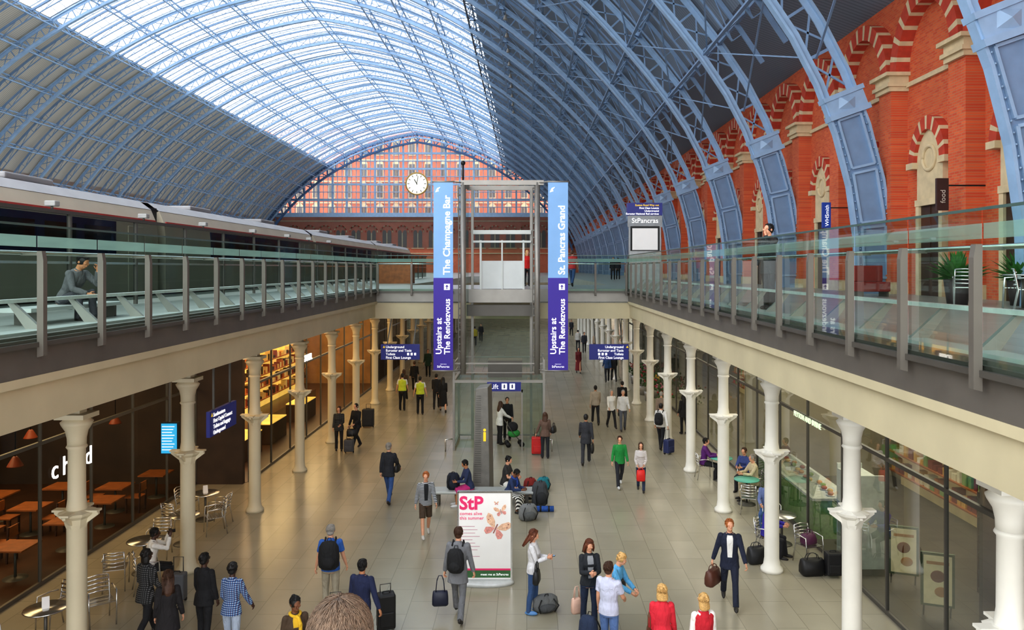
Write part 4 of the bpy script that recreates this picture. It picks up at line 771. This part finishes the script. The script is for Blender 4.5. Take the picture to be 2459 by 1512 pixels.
def shelfunit(label,y0,y1,grp,gl,x0=7.6,x1=8.2,n=6,cols=('8fc4c0','c9dfe0','e0c9a0','b0d0a0','d98a6a'),m=None):
    m=m or mat('c6ccc6',.5); t=thing('display_shelf',label,'shelf',((x0+x1)/2,(y0+y1)/2,0)); MB().box(x0,y0-.05,0,x1,y0,2.15).box(x0,y1,0,x1,y1+.05,2.15).build('sides',m,t)
    for k in range(n): MB().box(x0,y0,.1+.38*k,x1,y1,.13+.38*k).build('shelf_board',m,t)
    for k in range(n-1):
        for j in range(int((y1-y0)/.26)):
            q=thing('goods_box',gl,'box',(x0+.2,y0+.15+.26*j,.13+.38*k),0,grp); MB().box(-.08,-.08,0,.08,.08,.2).build('carton',mat(cols[(j+k*2)%len(cols)],.6),q,False,.01); MB().box(-.085,-.085,.08,.085,.085,.14).build('band',PAPER,q,False)
shelfunit('tall white shelf unit of goods behind the right shopfront',17.95,19.1,'boxes on the white shelf','small pastel box on the tall white shelf')
shelfunit('tall dark shelf unit of warm packets inside the right food shop',13.2,16.6,'packets on the dark shelf','small warm-coloured packet on the dark shelf',9.6,10.1,6,('b0602a','d8b070','8a3024','e0d2b0','6a7a3a'),WOODD)
for (x,y,lb) in ((8.2,17.0,'framed food poster on a stand, further from the camera, behind the right glass'),(8.1,15.4,'framed food poster on a stand, nearer the camera, behind the right glass')):
    t=thing('poster_stand',lb,'poster',(x,y,0),R(-20)); MB().box(-.3,-.03,.25,.3,.03,1.3).build('frame',mat('4a5a38',.5),t,False); pn=MB().box(-.25,-.045,.3,.25,-.03,1.25).build('poster',mat('d6c69e',.6,0,.1,6,.25),t,False); b=MB(); b.ell((0,-.05,.85),(.13,.01,.12),12,8); b.ell((.06,-.05,.55),(.12,.01,.1),12,8,1); b.box(-.2,-.05,1.08,.2,-.045,1.14,1); b.build('food_picture',[mat('8a4a2a',.6),mat('c98a4a',.6)],t,False,sub=pn)
    for a in (-.24,.24): MB().bar((a,.1,0),(a,0,.3),.03).build('leg',STEELD,t,False)
def shelving(label,x,y0,y1,sgn,cols,back,n=4,seed=1):
    t=thing('shop_shelving',label,'shelf',(x,(y0+y1)/2,0)); MB().box(x-.02,y0,0,x+.02,y1,2.9).build('back_panel',back,t); rr=random.Random(seed)  # back panel material glows, standing in for the shop lighting
    for k in range(n): MB().box(x,y0,.5+.6*k,x+sgn*.45,y1,.54+.6*k).build('shelf_board',WOOD if back!=DKW else WOODD,t)
    g=MB()
    for k in range(n):
        y=y0+.15
        while y<y1-.15:
            w=rr.uniform(.1,.25); h=rr.uniform(.12,.4); c=rr.randrange(len(cols)); g.box(x+sgn*.1,y,.54+.6*k,x+sgn*.38,y+w,.54+.6*k+h,c); y+=w+rr.uniform(.03,.15)
    tag(g.build('shop_goods',[mat(c,.5) for c in cols],loc=(x,(y0+y1)/2,0)),'assorted small goods filling the '+label.split(' ',1)[1],'goods',None,'stuff')
LITY=mat('f0bd5c',.5,0,.15,1.5,1.3)  # yellow shop light put into the panel and deck colour as self-glow
shelving('a bright yellow-lit shelving wall in the left lit shop',-13.3,26,34,1,['8a3a20','e0c080','3a2a20','c07030','f0e0b0'],LITY,seed=2)
shelving('a second yellow-lit shelving wall further along on the left',-13.3,35,46,1,['8a3a20','e0c080','3a2a20','c07030','f0e0b0'],LITY,seed=4)
shelving('a dim wooden shelving wall at the back of the left cafe',-16.8,12,24,1,['6a3a20','8a6a40','2a2420','a05a28'],mat('7a4c28',.6,0,.2,2,.3),seed=5)
shelving('a pale shelving wall at the back of the right food shop',12.0,13,25,-1,['e0d8c0','b06a3a','7a9a5a','d0a050','7a2a20'],mat('c9ae7c',.6,0,.1,2,.35),seed=6)
shelving('a dark shelving wall at the back of the near right shop',12.0,6,12.3,-1,['a09070','5a3020','c0a070','40302a'],mat('6a4a30',.6,0,.2,2,.2),seed=8)
shelving('a pale shelving wall in the far right shop',12.0,27,44,-1,['e0d8c0','b06a3a','7a9a5a','d0a050','c02a20'],mat('c9ae7c',.6,0,.1,2,.5),seed=9)
for x,y,lb in ((-10.4,28.5,'lit glass display case of the left shop, nearest'),(-10.4,31.5,'lit glass display case of the left shop, second'),(-10.4,36,'lit glass display case of the left shop, third')):
    t=thing('display_case',lb,'display case',(x,y,0)); MB().box(-.4,-1,0,.4,1,.8).build('base',WOODD,t,False); MB().box(-.4,-1,.8,.4,1,.84).build('deck',LITY,t,False); MB().quad((.4,-1,.84),(.4,1,.84),(.4,1,1.2),(.4,-1,1.2)).build('glass',GLSHOP,t,False)
for k,(x,y) in enumerate(((6.5,37.0),(6.8,38.2),(6.4,40.8),(6.8,41.8),(6.4,42.8),(6.8,46),(6.5,47))):
    t=thing('flower_bucket','grey bucket of flowers at the stall on the right','flower bucket',(x,y,0),0,'flower buckets on the right'); MB().lathe([(.2,0),(.28,.5),(.26,.5),(.18,.05)],n=14).build('bucket',STEEL,t,False); b=MB(); rr=random.Random(k)
    for q in range(70): zq=rr.random(); b.ell((rr.gauss(0,.16+.1*zq),rr.gauss(0,.16+.1*zq),.55+zq*.75),(.05,.05,.05),6,4,0 if zq<.55 else rr.choice((0,1,1,2)))
    tag(b.build('blossoms',[mat('3c5a2a',.7),mat(['a02a34','c0708a','a0303a','c9a040','902030','b86a80','a03a30'][k],.6),mat('2f4a22',.7)],t,False),None,None,None,'stuff')
t=thing('wooden_kiosk','brown wooden counter on the platform seen past the footbridge','counter',(-8,45,PZ)); MB().box(-8.6,45,PZ,-6.6,46,PZ+1.25).build('front',WOOD,t); MB().box(-8.7,44.9,PZ+1.25,-6.5,46.1,PZ+1.32).build('top',WOODD,t)
for x,y,rz,lb in ((9.5,16.9,150,'aluminium chair on the right platform, leftmost behind the glass'),(10.4,16.6,-120,'aluminium chair on the right platform, middle one behind the glass'),(9.8,15.2,60,'aluminium chair on the right platform, nearest the camera'),(10.9,15.4,-80,'aluminium chair on the right platform, by the picture edge')): place_chair(x,y,rz,lb,PZ)
table('round aluminium table on the right platform',10.1,15.9,'steel',z=PZ)
for x,y,lb in ((10.2,18.5,'bushy green plant in a dark pot on the right platform, left one'),(11.4,18.0,'bushy green plant in a dark pot on the right platform, right one')):
    t=thing('potted_plant',lb,'plant',(x,y,PZ)); MB().lathe([(.22,0),(.3,.6),(.27,.6),(.2,.1)],n=16).build('pot',mat('3a3030',.6),t,False); b=MB(); rr=random.Random(int(x*10))
    for q in range(190):
        a=rr.uniform(0,2*pi); l=rr.uniform(.3,.85); el=rr.uniform(.1,1.4); d=V((cos(a)*cos(el),sin(a)*cos(el),sin(el))); p=V((0,0,.58)); e=p+d*l; sd=d.cross(V((0,0,1))).normalized()*.07; m_=p.lerp(e,.6); b.add([p,m_+sd,e+V((0,0,-.06)),m_-sd],[(0,1,2,3)])
    b.build('leaves',LEAF,t,False)
for x,y,lb in ((10.6,24,'red upholstered bench standing on the right platform'),):
    t=thing('red_bench',lb,'bench',(x,y,PZ)); m=mat('8a2620',.6); MB().box(-.45,-.3,.15,.45,.3,.45).build('seat',m,t,False,.03); MB().box(-.45,.22,.45,.45,.35,.95).build('backrest',m,t,False,.03); 
    for a in (-.38,.38): MB().box(a-.03,-.25,0,a+.03,.3,.16).build('leg',STEELD,t,False)
t=thing('platform_bench','low grey bench on the left walkway under the seated man','bench',(-7.5,13.0,PZ)); MB().box(-7.85,11.5,PZ+.2,-7.3,14.3,PZ+.26).build('seat',LGREY,t)
for y in (11.8,14.0): MB().box(-7.75,y,PZ,-7.4,y+.08,PZ+.2).build('leg',STEELD,t)
t=thing('staircase','grey stone staircase descending from the upper level to the arcade','staircase',(.0,6,0)); n=28
b=MB()
for k in range(n): b.box(-3.2,11.0-.33*(k+1),0 if k<1 else .1567*k-.3,1.6,11.0-.33*k,.1567*(k+1))
b.build('steps',GRW,t)
# ------------------------------------------------------------------ PEOPLE
PLAIDB=wavemat('plaid_blue','20508f','9fbcd6',9,'Z',.85,.5,.1,'b08a9a'); PLAIDK=wavemat('plaid_dark','1c1c1e','6a6a6a',9,'Z',.85,.6,.1,'555555'); STRIPE=wavemat('stripe_grey','b9bcc0','2c2e34',9,'Z',.85,.55,.05); STRIPEW=wavemat('stripe_white','e8e4e0','8a7a78',9,'Z',.85,.6,.05); ZEBRA=wavemat('zebra','e8e6e0','1a1a1a',6,'DIAGONAL',.85,.5,.05)
DJ='1f2b44'; BK='17171a'
A=person('man in dark navy jacket and white shirt striding forward with a brown bag',1752,1243,1.78,-12,ps(WALK,arms=((22,16,12,0),(-6,16,8,0)),curl=.9),('1c2238','long',-.16),('trousers','1a2034'),('short','ginger'),patch='e8e6e2'); handbag('brown leather holdall carried by the man in navy',A['handR'],.9,'5a3326',(.46,.2,.32),.1,'holdall')
A=person('blonde woman in a red top seen from behind at the bottom edge',1590,1408,1.68,176,STAND,('d62a3c','long'),('trousers',DJ),('bob','blond'),sex='f'); handbag('small brown shoulder bag of the woman in the red top',A['hipL']+V((-.02,0,.3)),A['rz']+1.5,'6b4128',(.26,.1,.2),.25)
person('blonde woman in a red padded gilet over white sleeves, seen from behind',1690,1430,1.66,190,STAND,('f0ece8','long'),('trousers',DJ),('bob','blond'),sex='f',vest='c22030')
person('woman with long brown hair in a dark jacket looking down, in the group of three',1415,1297,1.68,8,PHONE,('23262c','long'),('trousers',DJ),('long','auburn'),sex='f',patch='9a9ca0')
A=person('blonde woman wrapped in a light blue shawl in the group of three',1465,1320,1.62,60,ps(STAND,lean=18,head=(0,20),arms=((25,8,40,25),(25,8,40,25))),('5fa9d8','long',-.22),('trousers','8a8f98'),('curly','blond'),sex='f'); handbag('black shoulder bag on the shawled blonde woman',A['hipL']+V((.12,.1,.25)),A['rz'],'18181a',(.3,.12,.22),.2)
person('man in a pale lilac polo shirt and jeans beside the shawled woman',1462,1351,1.76,150,ps(STAND,arms=((8,8,15,0),(20,8,50,20))),('c9cbe0','short'),('trousers','5a76a8'),('short','brown'))
backpack('dark blue backpack standing at the feet of the group of three',(PX(1420,0,14.3).x,14.3,0),2.6,'25324c',(.36,.24,.6)); backpack('black and yellow rucksack on the floor at the bottom edge',(PX(1405,0,13.1).x,13.1,0),.4,'1b1b1d',(.5,.3,.36),pock='d8b51e')
handbag('pale pink shopping bag beside the long-haired woman',V((PX(1385,0,15.2).x,15.2,.72)),.4,'d9b3a0',(.22,.12,.3),.22,'shopping_bag')
A=person('woman in a pale grey jumper and jeans looking at her phone',1281,1273,1.66,78,PHONE,('d6d4d6','long'),('trousers','34507a',.052),('long','auburn'),sex='f',shoes='5a8ac0')
t=thing('phone','black phone held by the woman in the grey jumper','phone',A['handR']+V((.02,.03,.0)),A['rz']); cs=MB().box(-.035,-.07,-.005,.035,.07,.005).build('case',BLACK,t,False,.004); MB().quad((-.03,-.06,.0055),(.03,-.06,.0055),(.03,.06,.0055),(-.03,.06,.0055)).build('display',mat('8fb0d0',.2),t,False,sub=cs)
handbag('small black bag hanging at the side of the phone woman',A['hipR']+V((.10,-.1,.2)),A['rz'],'1a1a1c',(.28,.12,.26),.16); backpack('grey camouflage rucksack lying by the phone woman',(PX(1315,0,15.6).x,15.6,0),.3,'6a6c6c',(.5,.28,.34),pock='4a4c4e')
A=person('man in a grey suit walking away with a black backpack and navy bag',1100,1268,1.8,172,ps(WALK,arms=((4,14,6,0),(4,14,8,0)),curl=.9),('77787c','long',-.2),('trousers','6f7074'),('short','brown')); wear(A,'black backpack worn by the man in the grey suit','1a1a1c'); handbag('navy square bag carried low by the man in the grey suit',A['handL']+V((-.1,0,0)),.1,'191d33',(.32,.18,.28),.3)
A=person('curly-haired boy in a striped hoodie and brown shorts walking forward',1022,1133,1.66,14,ps(WALK2,arms=((8,12,20,0),(-8,12,16,0))),(STRIPE,'long'),('shorts','4a3a2c'),('curly','ginger'),patch='1a1c20',shoes='c9c6c0')
A=person('man in a bright blue shirt with a black backpack, seen from behind',794,1262,1.76,186,ps(STAND,arms=((4,14,14,0),(4,14,14,0))),('2f5fae','short'),('trousers','a39a86'),('short','grey')); wear(A,'large black backpack worn by the man in the blue shirt','161618',(.38,.24,.55)); suitcase('black suitcase standing behind the man in the blue shirt',(PX(805,0,14.9).x,14.9,0),10,'1a1a1c',(.5,.26,.5),.2)
A=person('man in a navy jumper pulling a wheeled black suitcase',868,1342,1.72,165,ps(WALK,arms=((4,10,10,0),(-12,26,8,0)),curl=.9),('1d2547','long'),('trousers','2c3a5a'),('short','black'),skin='tan'); suitcase('tall black wheeled suitcase beside the man in the navy jumper',(PX(927,0,14.9).x,14.9,0),20,'151517',(.34,.26,.72),.14)
person('person in a brown jacket with a yellow scarf at the bottom edge',708,1432,1.7,30,ps(STAND,head=(10,15)),('4b3a2a','long'),('trousers',BK),('bun','black'),skin='brown',sex='f',patch='e2b62a',scarf='e2b62a')
person('brown-haired person close to the camera, only the top of the head in view',818,1436,1.74,178,STAND,('3a3f48','long'),('trousers',BK),('short','greybrown'),Y=2.15,z0=4.232,strands=3600)
person('woman in a blue checked shirt and pale jeans seen from behind',556,1354,1.68,172,ps(STAND,arms=((10,12,40,20),(10,12,20,0))),(PLAIDB,'long',-.1),('trousers','aab6c8',.058),('curly','black'),skin='dark',sex='f')
person('woman all in black standing left of the blue checked shirt',490,1330,1.7,165,STAND,(BK,'long',-.12),('trousers',BK,.055),('bun','black'),skin='dark',sex='f')
person('woman in a dark checked jacket standing at the lower left',350,1318,1.7,160,ps(WALK,arms=((6,10,30,10),(6,10,30,10))),(PLAIDK,'long',-.15),('trousers',BK,.055),('bob','black'),skin='dark',sex='f')
person('long-haired person in dark clothes at the bottom left',403,1372,1.66,200,STAND,('201d1f','long',-.25),('trousers',BK),('long','brown'),sex='f')
A=person('person in a white top sitting at the left cafe holding a camera to the face',360,1270,1.68,120,dict(arms=((70,10,95,20),(70,10,95,20)),lean=8),('e4e1da','long'),('trousers',BK),('short','black'),skin='dark',seat=.45,Y=16.75); suitcase('grey suitcase standing beside the seated white-topped person',(PX(425,0,16.2).x,16.2,0),0,'5a5d62',(.36,.24,.6),.3)
t=thing('camera','black camera held to the face of the white-topped person','camera',(A['handL']+A['handR'])/2,A['rz']); MB().box(-.07,-.03,-.045,.07,.03,.045).build('camera_body',BLACK,t,False,.01); MB().cyl((0,-.03,0),(0,-.1,0),.035).build('lens',BLACK,t,False)
place_chair(A['loc'].x-.05,A['loc'].y,120,'silver chair under the white-topped person')
A=person('grey-haired man in a dark jacket and jeans walking away in mid floor',933,1064,1.76,170,WALK,('25272e','long',-.14),('trousers','34548c'),('short','grey')); handbag('black shoulder bag at the side of the walking grey-haired man',A['hipR']+V((.06,0,.35)),1.4,'151517',(.3,.12,.2),.2)
person('woman in a brown checked jacket standing by the left columns',814,976,1.66,10,ps(STAND,arms=((15,8,60,25),(8,8,20,0))),(PLAIDK,'long',-.12),('trousers','23201f'),('bob','brown'),sex='f')
A=person('man in black beside the woman in brown check, with bags',857,968,1.74,-30,ps(WALK,arms=((15,10,40,20),(0,12,10,0))),('18181b','long',-.1),('trousers','1a1a1d'),('short','black')); handbag('black bag carried by the man in black near the left columns',A['handL'],.3,'141416',(.4,.2,.28),.12)
suitcase('upright dark suitcase behind the man in black near the left columns',(PX(884,0,34.0).x,34.0,0),0,'1f2126',(.5,.3,.8),.2); suitcase('small grey suitcase between the couple by the left columns',(PX(838,0,29.3).x,29.3,0),0,'4a4a4e',(.36,.24,.5),.3)
for px,hy,lb in ((966,897,'officer in a yellow high-visibility vest and black trousers, left of the pair'),(1009,904,'officer in a yellow high-visibility vest and black trousers, right of the pair')): person(lb,px,hy,1.78,180 if px<1000 else 188,ps(STAND,arms=((4,14,25,10),(4,14,25,10))),('d9dde0','short',.0),('trousers','14151a'),('short','black'),vest='c9d83a')
person('woman in a long black dress beyond the officers',1064,905,1.7,190,WALK,('151517','long'),('skirt','151517',-.6),('long','black'),sex='f'); person('person in dark clothes walking behind the woman in the black dress',1048,898,1.74,185,WALK2,('1b1b1f','long'),('trousers','17171a'),('short','black'),Y=38.5)
person('distant person in a dark green coat under the footbridge',1028,838,1.75,0,STAND,('1f3a2c','long',-.25),('trousers',BK),('short','black'),Y=50); person('distant person in black walking under the footbridge, left',995,868,1.7,180,WALK,(BK,'long'),('trousers',BK),('short','brown'),Y=44); person('distant person in a brown coat under the footbridge',970,888,1.68,180,WALK2,('4a3626','long',-.2),('trousers',BK),('bob','brown'),Y=40.5,sex='f')
b=thing('pillar_bench','low grey bench around the information pillar','bench',(-1.2,22.9,0)); MB().box(-1.7,-.28,.36,1.5,.28,.44).build('seat',LGREY,b,False,.02)
for x in (-1.4,0,1.2): MB().box(x-.05,-.22,0,x+.05,.22,.36).build('leg',STEELD,b,False)
person('person in a dark top and pink skirt sitting on the left side of the pillar',1128,1093,1.66,-70,dict(arms=((20,8,70,20),(20,8,70,20)),lean=12,head=(0,20)),('2a3558','long'),('skirt','c8307c',-.35),('short','black'),skin='tan',sex='f',seat=.44,Y=22.9,shoes='d8d8d8'); backpack('navy backpack resting on the seat left of the pillar',(PX(1088,0,22.8).x,22.75,.44),0,'1d2233',(.36,.22,.5))
person('woman in a dark top and white shorts sitting right of the pillar',1212,1075,1.68,70,dict(arms=((20,8,70,20),(20,8,70,20)),lean=10,head=(0,15),shin=(35,25)),('33302f','short'),('shorts','e2dfd8'),('bun','black'),sex='f',seat=.44,Y=23.3)
person('woman in a blue scarf and zebra-striped skirt sitting nearest right of the pillar',1220,1120,1.62,60,dict(arms=((20,8,75,20),(20,8,75,20)),lean=25,head=(0,25)),('23345c','long'),('skirt',ZEBRA,-.7),('short','black'),skin='brown',sex='f',seat=.42,Y=22.3,scarf='2a4aa0')
for lb,px,Y,hx,sz,pk in (('tall grey and black rucksack standing on the floor right of the pillar',1300,22.6,'44474b',(.46,.3,.72),'2a2c2f'),('grey patterned bag on the floor in front of the zebra skirt',1272,21.3,'7a7c7c',(.5,.3,.45),'5a5c5c'),('red and black bag on the floor beyond the rucksack',1276,23.8,'8c2a24',(.4,.26,.5),'1d1d1d'),('bright teal bag on the floor right of the pillar',1308,24.2,'1f7a86',(.4,.26,.42),'1f7a86')): backpack(lb,(PX(px,0,Y).x,Y,0),.3,hx,sz,pock=pk)
t=thing('rolled_mat','bright blue rolled mat lying in front of the grey rucksack','rolled mat',(PX(1308,0,22.2).x,22.2,.08)); MB().cyl((-.26,0,0),(.26,0,0),.08,16).build('roll',cl('24509c'),t,False)
for q in (-.12,.12): MB().cyl((q-.025,0,0),(q+.025,0,0),.084,16).build('strap',BLACK,t,False)
person('woman in a white cardigan pushing a pushchair inside the lift',1200,960,1.68,120,ps(STAND,arms=((35,6,30,5),(35,6,30,5))),('e2e0da','long',-.15),('trousers','1d1d20'),('long','brown'),sex='f',Y=30.7); person('person in dark clothes standing behind in the lift',1218,948,1.72,0,STAND,('1f1f23','long'),('trousers',BK),('short','black'),Y=31.5)
t=thing('pushchair','dark pushchair with a green seat in the lift','pushchair',(PX(1234,0,30.4).x,30.4,0),R(100)); MB().ell((0,0,.5),(.2,.25,.16),12,8).build('seat',cl('2f8a3c'),t,False); MB().tube([(-.2,.35,1.0),(-.2,.1,.6),(-.2,-.3,.12)],.014,6).tube([(.2,.35,1.0),(.2,.1,.6),(.2,-.3,.12)],.014,6).tube([(-.2,.35,1.0),(.2,.35,1.0)],.018,6).build('frame',STEELD,t,False); MB().ell((0,.05,.75),(.22,.22,.2),12,8).build('hood',cl('1b1b1e'),t,False)
for a,b_ in ((-.22,-.28),(.22,-.28),(-.22,.25),(.22,.25)): MB().cyl((a-.02,b_,.1),(a+.02,b_,.1),.1,14).build('wheel',BLACK,t,False)
A=person('woman in a brown jacket with a red suitcase beside the lift',1309,990,1.66,175,ps(STAND,arms=((4,20,10,0),(8,8,30,0))),('6a5348','long',-.1),('trousers','23252c'),('long','brown'),sex='f'); suitcase('bright red wheeled suitcase right of the lift',(PX(1290,0,29.0).x,29.0,0),0,'c4201f',(.42,.28,.66),.3); handbag('black shoulder bag of the woman with the red suitcase',A['hipR']+V((.12,0,.35)),1.2,'19191b',(.32,.14,.24),.12)
A=person('man in a dark grey suit walking away with a briefcase right of the lift',1407,994,1.78,175,WALK2,('33343a','long',-.18),('trousers','303137'),('short','black'),skin='tan'); handbag('black briefcase carried by the man in the dark grey suit',A['handR'],1.4,'131315',(.42,.1,.3),.06,'briefcase')
person('boy in a bright green hoodie and dark jeans standing on the right',1488,1045,1.62,4,ps(WALK2,arms=((4,12,20,5),(4,12,20,5))),('1f8a3f','long',-.1),('trousers','23252c'),('short','brown'),shoes='c9c9c9')
A=person('girl in a white striped top with a red bag beside the green hoodie',1539,1063,1.5,-10,ps(WALK,arms=((10,8,50,25),(10,8,50,25))),(STRIPEW,'long'),('trousers','26324e',.052),('bob','brown'),sex='f'); handbag('red plastic carrier bag held by the girl in stripes',(A['handL']+A['handR'])/2+V((0,-.05,-.02)),0,'d8231c',(.26,.12,.34),.06,'carrier_bag')
A=person('man in a white shirt with a backpack pulling a blue suitcase on the right',1587,968,1.76,150,ps(WALK,arms=((4,12,10,0),(-20,18,8,0)),curl=.9),('dcdad6','long'),('trousers','15161c'),('short','black')); wear(A,'black backpack worn by the man in white pulling a suitcase','17171a'); suitcase('dark blue wheeled suitcase trailing behind the man in white',(PX(1606,0,29.1).x,29.1,0),40,'26305c',(.38,.26,.55),.35)
person('woman in a white blouse walking in a couple on the right',1468,936,1.66,10,WALK,('e6e2da','long',-.1),('trousers','1f1d1f'),('bob','grey'),sex='f'); person('grey-haired man in a white shirt walking in a couple on the right',1496,936,1.74,0,WALK2,('d8d6d2','long',-.05),('trousers','55585f'),('short','grey'))
person('person in a beige top and dark trousers walking away in mid right',1430,925,1.74,180,WALK,('a89a88','long'),('trousers','1d1d20'),('short','black'),skin='tan'); person('dark-clad person close behind the white-shirted couple',1494,915,1.72,180,WALK,('141416','long'),('trousers',BK),('short','black'))
person('woman in dark clothes near the flower stall',1642,946,1.66,200,STAND,('1d1c1f','long',-.2),('trousers',BK),('long','black'),sex='f'); person('person in beige near the flower stall',1588,945,1.68,170,WALK,('8a7868','long',-.1),('trousers','2a2a2e'),('short','grey'),Y=33.2)
person('distant woman in a long dark red dress in the right aisle',1389,833,1.7,0,WALK,('6a1f24','long'),('skirt','7a2228',-.72),('long','black'),sex='f',Y=51.5)
for px,hy,Y,hx,hb,rz,lb in ((1458,862,47.5,'2a4a7a','22242a',180,'distant person in a blue jacket with bags, left of a pair'),(1474,862,47.8,'2a2a2e','22242a',180,'distant person in black, right of a pair in the right aisle'),(1403,798,64,'2c2e36','1d1d20',0,'distant person in grey in the bright right aisle'),(1388,806,66,'c9c6c0','22242a',180,'distant person in a white top in the bright right aisle'),(1372,770,80,'30323a','1d1d20',0,'farthest person in dark clothes along the right aisle'),(1430,808,63.5,'b09a80','3a3a40',180,'distant person in beige near the far right columns'),(1140,790,70,'c9b93a','1d1d20',180,'distant person in a yellow vest behind the lift'),(1155,770,74,'25252a','1d1d20',0,'distant person in black behind the lift')): person(lb,px,hy,1.72,rz,random.choice([WALK,WALK2,STAND]),(hx,'long'),('trousers',hb),('short','black'),Y=Y)
SITP=dict(arms=((35,8,60,20),(35,8,60,20)),lean=6)
person('woman in a purple top sitting at the far teal table on the right',1690,1057,1.68,75,SITP,('5a1f6e','long'),('trousers','1d1d22'),('short','black'),seat=.45,Y=25.7,X=5.82,sex='f')
person('person in a blue coat sitting beside the green counter',1784,1084,1.66,-40,SITP,('3a4a86','long'),('trousers','2a2a30'),('short','brown'),seat=.45,Y=24.4,X=6.82,sex='f')
person('person in a beige coat sitting at the teal table on the right',1810,1090,1.7,-80,SITP,('cbbd9c','long',-.1),('trousers','b9ac8e'),('short','grey'),seat=.45,Y=23.4,X=6.83)
person('balding man in a pale blue jacket sitting drinking at the right cafe',1840,1154,1.7,-25,dict(arms=((40,8,100,20),(20,8,60,20)),lean=4),('6a7aa8','long'),('trousers','3a5a8a'),('bald','grey'),seat=.45,Y=20.8,X=6.42)
person('person in a violet top sitting with back turned by the second right column',1836,1236,1.64,60,SITP,('3a2fa0','long'),('trousers','25252a'),('short','brown'),seat=.45,Y=18.85,X=5.78)
handbag('black bag on the floor beside the person in violet',V((PX(1812,0,18.4).x,18.3,.5)),.3,'1a1b1f',(.42,.25,.38),.1); handbag('black travel holdall on the floor by the right shopfront',V((PX(1950,0,17.6).x,17.6,.5)),.1,'151517',(.55,.28,.36),.12,'holdall'); suitcase('black upright suitcase by the right shopfront',(PX(2000,0,17.5).x,17.5,0),0,'17171a',(.34,.26,.56),.0)
handbag('purple round bag lying on a silver chair',V((6.6,18.3,.80)),.4,'5a2a4a',(.34,.26,.24),.1)
person('man in dark clothes with a phone at his ear on the right upper walkway',1846,540,1.76,-60,dict(arms=((60,12,120,30),(4,8,12,0)),legs=((3,3),(-3,2))),('26282c','long',-.2),('trousers','1e1f24'),('short','black'),z0=PZ,Y=16.2)
person('man in a grey jumper sitting on the left walkway with chin in hand',160,626,1.70,75,dict(arms=((50,10,110,25),(25,10,50,25)),lean=28,head=(0,10)),('5c5c5e','long'),('trousers','3c3c42'),('short','black'),skin='tan',z0=PZ,seat=.26,Y=13.0)
person('person in a bright red top standing on the footbridge',1266,604,1.72,20,STAND,('d0231f','long'),('trousers','1d1d22'),('bob','blond'),z0=PZ,Y=38,sex='f'); person('person in red and jeans walking on the footbridge right of the banner',1374,600,1.74,160,WALK,('c03030','short'),('trousers','33507e'),('short','brown'),z0=PZ,Y=37)
person('distant person in black on the far platform right of the banner',1472,622,1.72,0,STAND,('1b1b1f','long'),('trousers',BK),('short','black'),z0=PZ,Y=60); person('second distant person in black on the far platform',1484,622,1.7,180,STAND,('22232a','long'),('trousers',BK),('short','black'),z0=PZ,Y=62)
# ------------------------------------------------------------------ finalise deferred meshes
for ob,vx,ex in REMQ:
    m=ob.modifiers.new('r','REMESH'); m.mode='VOXEL'; m.voxel_size=vx; m.use_smooth_shade=True
    m=ob.modifiers.new('s','SMOOTH'); m.factor=.5; m.iterations=2
dg=bpy.context.evaluated_depsgraph_get(); dg.update()
for ob,vx,ex in REMQ:
    me=bpy.data.meshes.new_from_object(ob.evaluated_get(dg)); mats=list(ob.data.materials)
    if ex:
        bm=bmesh.new(); bm.from_mesh(me); vs=[bm.verts.new(v) for v in ex.v]
        for f,mi in zip(ex.f,ex.m):
            q=bm.faces.new([vs[i] for i in f]); q.material_index=mi; q.smooth=True
        bm.to_mesh(me); bm.free()
    me.materials.clear()
    for mm in mats: me.materials.append(mm)
    ob.modifiers.clear(); ob.data=me; me.name=ob.name
res=[]
for ob,M,m,root,name in TEXTQ: res.append(bpy.data.meshes.new_from_object(ob.evaluated_get(dg)))
for (ob,M,m,root,name),me in zip(TEXTQ,res):
    me.materials.clear(); me.materials.append(m); o=bpy.data.objects.new(name,me); C.objects.link(o); o.parent=root; o.matrix_basis=M
    cu=ob.data; bpy.data.objects.remove(ob); bpy.data.curves.remove(cu)
# ------------------------------------------------------------------ light and camera
w=bpy.data.worlds.new('World'); S.world=w; w.use_nodes=True; bg=w.node_tree.nodes['Background']; bg.inputs[0].default_value=(.97,.98,1,1); bg.inputs[1].default_value=4.3
def area(loc,size,power,col,rotx=0,sy=None,roty=0):
    l=bpy.data.lights.new('lamp','AREA'); l.size=size; l.energy=power; l.color=col
    if sy: l.shape='RECTANGLE'; l.size_y=sy
    o=bpy.data.objects.new('lamp',l); C.objects.link(o); o.location=loc; o.rotation_euler=(rotx,roty,0)
WM=(1,.66,.34); NW=(1,.88,.7)
area((-13.5,18,4.8),3,520,WM,sy=10); area((-11.2,36,4.8),2.5,1000,WM,sy=20); area((9.7,19.5,4.8),3,560,NW,sy=10); area((9.7,10,4.8),3,90,WM,sy=4); area((9.7,36,4.8),3,480,NW,sy=16)
area((-8.0,28,4.85),.8,360,WM,sy=20); area((6.4,30,4.85),.8,150,NW,sy=22); area((-1,36.5,4.8),8,190,NW,sy=7); area((-8.2,50,4.8),1.2,260,WM,sy=24)
area((-17,70,8.0),2,3000,(1,.97,.92),sy=110,roty=R(143))  # unseen uplight strip added to brighten the left roof cladding
cam=bpy.data.cameras.new('Camera'); co=bpy.data.objects.new('Camera',cam); C.objects.link(co); co.location=(0,0,H); co.rotation_euler=(pi/2,0,0); cam.sensor_width=36; cam.clip_end=600; cam.clip_start=.05
cam.lens=F/2459*36; cam.shift_x=-35.5/2459; cam.shift_y=-111/2459
S.camera=co
S.view_settings.view_transform='Standard'; S.view_settings.gamma=.9
